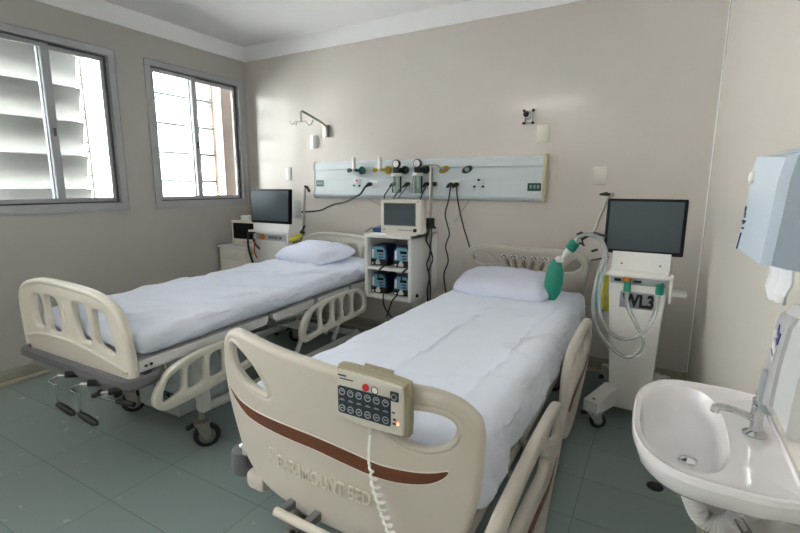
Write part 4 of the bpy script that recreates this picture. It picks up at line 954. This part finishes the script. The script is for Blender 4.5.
cord([(.585, -.53, .88), (.59, -.545, .83), (.58, -.54, .76), (.60, -.53, .70)], 'thin orange-red sensor wire on the front of the left ventilator', .006, m='red', name='cable')

# ================================================================== sink and right wall
SK = empty('washbasin', 'small white ceramic washbasin on the right wall', 'washbasin', (W, -2.42, .85))
def skring(f, z, w=.274, l=.25, n=48, xo=0):
    """plan outline: flat at the wall (x=0), rounded away from it; f scales inwards"""
    R = []
    for k in range(n):
        a = 2*PI*k/n; cx, sy = math.cos(a), math.sin(a)
        e = 2/3.2 if cx < 0 else 2/14; x = (abs(cx)**(2/3.2 if cx < 0 else .5))*math.copysign(1, cx); y = (abs(sy)**e)*math.copysign(1, sy)
        X = -w/2+x*(w/2)*f; Y = y*l*f
        Y *= 1-.16*max(0, -x)**2*1.0
        X = X*1.0 if f > .9 else X
        R.append((min(X+xo, 0) if cx < .75 else 0, Y, z))
    return R
mb = MB()
def bowl(f, z, n=48):
    R = []
    for k in range(n):
        a = 2*PI*k/n; cx, sy = math.cos(a), math.sin(a)
        e = 2/2.6; x = (abs(cx)**e)*math.copysign(1, cx); y = (abs(sy)**e)*math.copysign(1, sy)
        X = -.168+x*.088*f - (0 if x < 0 else .0); Y = y*.205*f
        if x > 0: X = -.168+x*.075*f*(1-.0*abs(y))
        Y *= 1-.14*max(0, -x)**2
        R.append((X, Y, z))
    return R
rings = [skring(.35, -.094, xo=.0), skring(.55, -.090, xo=.0), skring(.72, -.070), skring(.86, -.054), skring(.94, -.038), skring(.98, -.014), skring(1.0, -.004), skring(.99, .006), skring(.965, .008), skring(.93, .004), bowl(1.03, .002), bowl(.985, -.008), bowl(.93, -.035), bowl(.80, -.06), bowl(.60, -.074), bowl(.35, -.080), bowl(.15, -.081)]
mb.loft(rings); mb.build('basin', 'ceramic', SK)
MB().box(-.006, 0, -.25, .25, .0, .016, bev=.002).build('upstand', 'ceramic', SK)
MB().lathe((-.155, -.02, -.084), [(.022, 0), (.022, .004), (.016, .006), (.012, .003)]).build('drain', 'chrome', SK)
fa = empty('faucet', 'chrome push tap on the washbasin deck', 'faucet', (W-.043, -2.42, .855))
MB().lathe((0, 0, 0), [(.022, 0), (.022, .004), (.016, .008), (.011, .011), (.011, .045), (.0125, .050), (.012, .064), (.008, .068)]).build('body', 'chrome', fa)
MB().tube(sp([(-.006, .0, .036), (-.03, .003, .042), (-.055, .006, .045), (-.072, .008, .042)], 5), [.008]*15+[.009], 12).tube([(-.071, .008, .045), (-.073, .008, .030)], .0085, 12).build('spout', 'chrome', fa)
MB().lathe((0, 0, .068), [(.008, 0), (.012, .002), (.012, .012), (.008, .016)]).tube([(0, 0, .078), (.0, .004, .092)], .004, 10).build('handle', 'chrome', fa)
tr = empty('drain_pipe', 'white corrugated waste pipe under the washbasin', 'pipe', (W-.165, -2.42, .42))
P = sp([(.02, 0, .33), (.022, 0, .28), (.03, -.0, .245), (.052, -.0, .208), (.085, -.0, .205), (.112, .0, .225), (.135, .0, .255), (.155, .0, .275), (.165, .0, .285)], 14)
MB().tube(P, [.020*(1+.12*(i % 2)) for i in range(len(P))], 16).build('hose', 'pipe', tr)
MB().lathe((.02, 0, .31), [(.024, 0), (.024, .02), (.02, .03)]).build('collar', 'white', tr)
mb = MB(); mb.tube([(.105, -.028, .245), (.125, -.028, .215)], .003, 6).tube([(.115, -.028, .255), (.135, -.028, .225)], .003, 6); mb.build('clip', 'grey_metal', tr)
vl = empty('shutoff_valve', 'small chrome shut-off valve on the wall under the washbasin', 'valve', (W, -2.30, .52))
MB().tube([(0, 0, 0), (-.06, 0, 0)], .012, 10).tube([(-.045, 0, 0), (-.045, 0, .14)], .006, 8).lathe((0, 0, 0), [(.025, 0), (.02, -.006)], 'X').build('body', 'chrome', vl)
MB().tube([(-.06, 0, 0), (-.085, 0, 0)], .02, 12).build('handle', 'chrome', vl)
tag(MB().lathe((3.95, -1.32, 0), [(.035, .0005), (.035, .004), (.02, .006)]).build('floor_drain', 'ink'), 'small black drain cap on the floor past the washbasin', 'drain cap')

td = empty('towel_dispenser', 'blue-grey paper towel dispenser high on the right wall', 'towel dispenser', (W, -2.67, 1.26))
yf, yn = .10, -.09
fp = [(-.122, .163, -.117, .152), (-.127, .135, -.122, .12), (-.1275, .07, -.1245, .074), (-.133, .03, -.127, .035), (-.136, .008, -.129, .004)]   # far x, z, near x, z from top to bottom
back = [(0, -.018), (0, .172)]
def dprof(dx, far, sh=0): return [((q[0] if far else q[2])+dx, (q[1] if far else q[3])+sh) for q in fp]
MB().loft([[(x, y, z) for x, z in dprof(.012, far)+[(-.10, .0), (0, -.012), (0, .172), (-.10, .166)]] for y, far in ((yn-.006, False), (yf, True))]).build('housing', 'dispenser', td)
MB().loft([[(x, y, z) for x, z in dprof(.0, far)+[(-.10, .002), (-.10, .160)]] for y, far in ((yn-.002, False), (yf+.002, True))]).build('front_cover', 'disp_front', td)
MB().lathe((-.1265, .078, .128), [(.010, 0), (.010, -.004), (.007, -.006)], 'X').build('lock', 'offwhite', td)
text('logo', 'S', .026, 'navy', td, facing((-.1335, .070, .062), (0, -1, 0), (0, 0, 1)), .0008, 1, .001)
MB().tube([(-.1345, .068, .056), (-.1345, .060, .052), (-.1345, .050, .056)], .0020, 6).tube([(-.1350, .062, .044), (-.1350, .055, .044)], .002, 6).tube([(-.136, .060, .036), (-.1385, .066, .008)], .0012, 6).build('logo_mark', 'navy', td)
mb = MB(); N_ = 14
A = [(-.098+.004*math.sin(k*1.3)+.012*k/N_, .03-.10*k/N_) for k in range(N_+1)]
mb.loft([[(x+dx, y*s_+.0, z) for x, y in A]+[(x+dx+.003, y*s_, z) for x, y in A[::-1]] for z, dx, s_ in ((.0, 0, 1), (-.02, .002, .98), (-.04, -.002, .85), (-.058, .002, .5))])
tag(mb.build('paper_towel', 'paper', loc=(W, -2.67, 1.255)), 'white paper towel hanging below the blue-grey dispenser', 'paper towel')

sd = empty('soap_dispenser', 'pale grey push soap dispenser on the right wall above the tap', 'soap dispenser', (W, -2.86, 1.10))
# housing seen from its end: far profile and near profile, top to foot
sfar = [(-.098, .118), (-.104, .105), (-.108, .085), (-.112, .041), (-.115, .004), (-.116, -.028), (-.108, -.042)]
snear = [(-.100, .130), (-.107, .118), (-.112, .105), (-.117, .058), (-.119, .012), (-.119, .002), (-.112, -.004)]
MB().loft([[(x+.004, y, z) for x, z in P_]+[(0, y, P_[-1][1]-.004), (0, y, P_[0][1]+.006)] for P_, y in ((snear, -.090), (snear, -.022), (sfar, .065))]).build('housing', 'soap_side', sd)
MB().loft([[(x, y, z) for x, z in P_[1:6]]+[(P_[5][0]+.02, y, P_[5][1]), (P_[1][0]+.02, y, P_[1][1])] for P_, y in ((snear, -.018), (sfar, .068))]).build('front_cover', 'soap_grey', sd)
def onface(v, z):   # point on the sloping front at y offset v
    t = (v+.018)/.086; import bisect
    P_ = [((1-t)*a[0]+t*b[0], (1-t)*a[1]+t*b[1]) for a, b in zip(snear, sfar)]
    for (x0, z0), (x1, z1) in zip(P_, P_[1:]):
        if z1 <= z <= z0: return (x0+(x1-x0)*(z0-z)/(z0-z1+1e-9), v, z)
    return (P_[-1][0], v, z)
def patch(name, pts, m, par, h=.0015):
    A = [onface(*p) for p in pts]
    return MB().loft([[(x-.0003, y, z) for x, y, z in A], [(x-h, y, z) for x, y, z in A]]).build(name, m, par)
lv = MB().tube(sp([(-.111, .035, .032), (-.112, .035, .027), (-.1125, .035, .016), (-.111, .035, -.010), (-.108, .035, -.024), (-.106, .035, -.030)], 4), [.003, .006, .008, .0092, .010, .010, .010, .010, .0105, .0105, .0105, .0105, .0105, .010, .010, .010, .0095, .008, .006, .005, .003], 20).build('push_lever', 'lever', sd)
patch('white_sticker', [(.042, .056), (.012, .048), (.012, .066), (.042, .073)], 'white', sd)
patch('logo_patch', [(.040, .079), (.012, .074), (.010, .090), (.024, .088), (.036, .096)], 'purple', sd)
MB().tube([(onface(.034, .088)[0]-.0025, .034, .088), (onface(.027, .081)[0]-.0025, .027, .081), (onface(.018, .084)[0]-.0025, .018, .084)], .0014, 6).build('logo_script', 'white', sd)
patch('sticker_print', [(.036, .060), (.018, .056), (.018, .059), (.036, .063)], 'ink', sd, .002)

# white box on the floor-side wall below the basin
tag(MB().box(-.07, 0, -.10, .02, .0, .60, bev=.01).build('pipe_cover', 'white', loc=(W, -2.56, .0)), 'white boxed pipe cover standing against the wall under the washbasin', 'pipe cover')
# thin conduit line on back wall
tag(MB().box(0, .13, -.004, 0, 0, .004).box(.0, .0+.004, -.004, 0, -.18, .0).build('cable_trunking', 'wall', loc=(3.16, 0, 1.60)), 'painted-over thin cable line on the back wall right of the gas panel', 'cable line')

# unseen fill lamp behind the camera, added to brighten the room
cl = empty('fill_lamp', 'white ceiling fitting behind the camera, added unseen to brighten the room', 'added fill lamp', (2.0, -4.6, H))
MB().box(-.62, .62, -.32, .32, -.05, 0, bev=.01).build('housing', 'white', cl)
MB().box(-.58, .58, -.28, .28, -.062, -.05, bev=.004).build('diffuser', 'fill_glow', cl)

# parts that came out of one builder in separate pieces become parts of their own
def split_pieces():
    keep = ('print', 'mark', 'caption', 'lettering', 'emblem', 'keys', 'logo', 'script', 'underline', 'housing', 'port', 'pane', 'text')
    for o in [o for o in bpy.data.objects if o.type == 'MESH' and o.parent and o.get('kind') != 'structure']:
        if any(k in o.name for k in keep) or (o.parent.get('kind') == 'structure'): continue
        bm = bmesh.new(); bm.from_mesh(o.data); bm.verts.ensure_lookup_table()
        seen = [-1]*len(bm.verts); comps = []
        for v in bm.verts:
            if seen[v.index] >= 0: continue
            st = [v]; seen[v.index] = len(comps); c = []
            while st:
                a = st.pop(); c.append(a.index)
                for e in a.link_edges:
                    b = e.other_vert(a)
                    if seen[b.index] < 0: seen[b.index] = len(comps); st.append(b)
            comps.append(c)
        if len(comps) > 1:
            bb = []
            for c in comps:
                P = [bm.verts[i].co for i in c]
                bb.append(([min(p[k] for p in P)-.002 for k in range(3)], [max(p[k] for p in P)+.002 for k in range(3)]))
            par = list(range(len(comps)))
            def find(i):
                while par[i] != i: i = par[i]
                return i
            for i in range(len(comps)):
                for j in range(i):
                    if all(bb[i][0][k] <= bb[j][1][k] and bb[j][0][k] <= bb[i][1][k] for k in range(3)): par[find(i)] = find(j)
            roots = sorted({find(i) for i in range(len(comps))})
            if len(roots) > 1:
                base = o.name.split('.')[0]
                for r in roots[1:]:
                    b2 = bm.copy(); b2.verts.ensure_lookup_table()
                    kill = [v for v in b2.verts if find(seen[v.index]) != r]
                    bmesh.ops.delete(b2, geom=kill, context='VERTS')
                    me = o.data.copy(); b2.to_mesh(me); b2.free()
                    n = bpy.data.objects.new(base, me); COL.objects.link(n); n.parent = o.parent; n.location = o.location; n.rotation_euler = o.rotation_euler
                kill = [v for v in bm.verts if find(seen[v.index]) != roots[0]]
                bmesh.ops.delete(bm, geom=kill, context='VERTS'); bm.to_mesh(o.data)
        bm.free()
split_pieces()

# ------------------------------------------------------------------ light
w = bpy.data.worlds.new('sky'); sc.world = w; w.use_nodes = True
nt = w.node_tree; bg_ = nt.nodes['Background']
bg_.inputs['Color'].default_value = (.92, .96, 1.0, 1); bg_.inputs['Strength'].default_value = 14.0
sun = bpy.data.lights.new('sun', 'SUN'); sun.energy = 25; sun.angle = .01; sun.color = (1, .95, .88)
so = bpy.data.objects.new('sun', sun); COL.objects.link(so); so.rotation_euler = (0, math.radians(38), math.radians(20))
for (a, b) in wins:
    L = bpy.data.lights.new('window_portal', 'AREA'); L.shape = 'RECTANGLE'; L.size = b-a-.05; L.size_y = ZT-ZB-.05
    L.cycles.is_portal = True
    o = bpy.data.objects.new('window_portal', L); COL.objects.link(o)
    o.location = (-.14, (a+b)/2, (ZB+ZT)/2); o.rotation_euler = (0, -PI/2, 0)
sc.cycles.max_bounces = 10; sc.cycles.diffuse_bounces = 6; sc.cycles.transparent_max_bounces = 16
sc.cycles.caustics_reflective = False; sc.cycles.caustics_refractive = False
sc.cycles.sample_clamp_indirect = 40
sc.cycles.use_denoising = True

# ------------------------------------------------------------------ camera
C = Vector((3.861, -3.569, 1.373)); yaw, pit, rol = [math.radians(v) for v in (-29.489, 10.0, .117)]
f = Vector((math.sin(yaw)*math.cos(pit), math.cos(yaw)*math.cos(pit), -math.sin(pit)))
rt = Vector((math.cos(yaw), -math.sin(yaw), 0)); up = rt.cross(f)
rt, up = rt*math.cos(rol)+up*math.sin(rol), -rt*math.sin(rol)+up*math.cos(rol)
cam = bpy.data.cameras.new('camera'); co = bpy.data.objects.new('camera', cam); COL.objects.link(co)
cam.sensor_width = 36; cam.lens = 457.68/800*36; cam.clip_start = .02
co.matrix_world = Matrix(((rt.x, up.x, -f.x, C.x), (rt.y, up.y, -f.y, C.y), (rt.z, up.z, -f.z, C.z), (0, 0, 0, 1)))
sc.camera = co
sc.view_settings.view_transform = 'Standard'; sc.view_settings.look = 'None'
sc.view_settings.exposure = 1.28; sc.view_settings.gamma = 1; sc.view_settings.use_curve_mapping = False
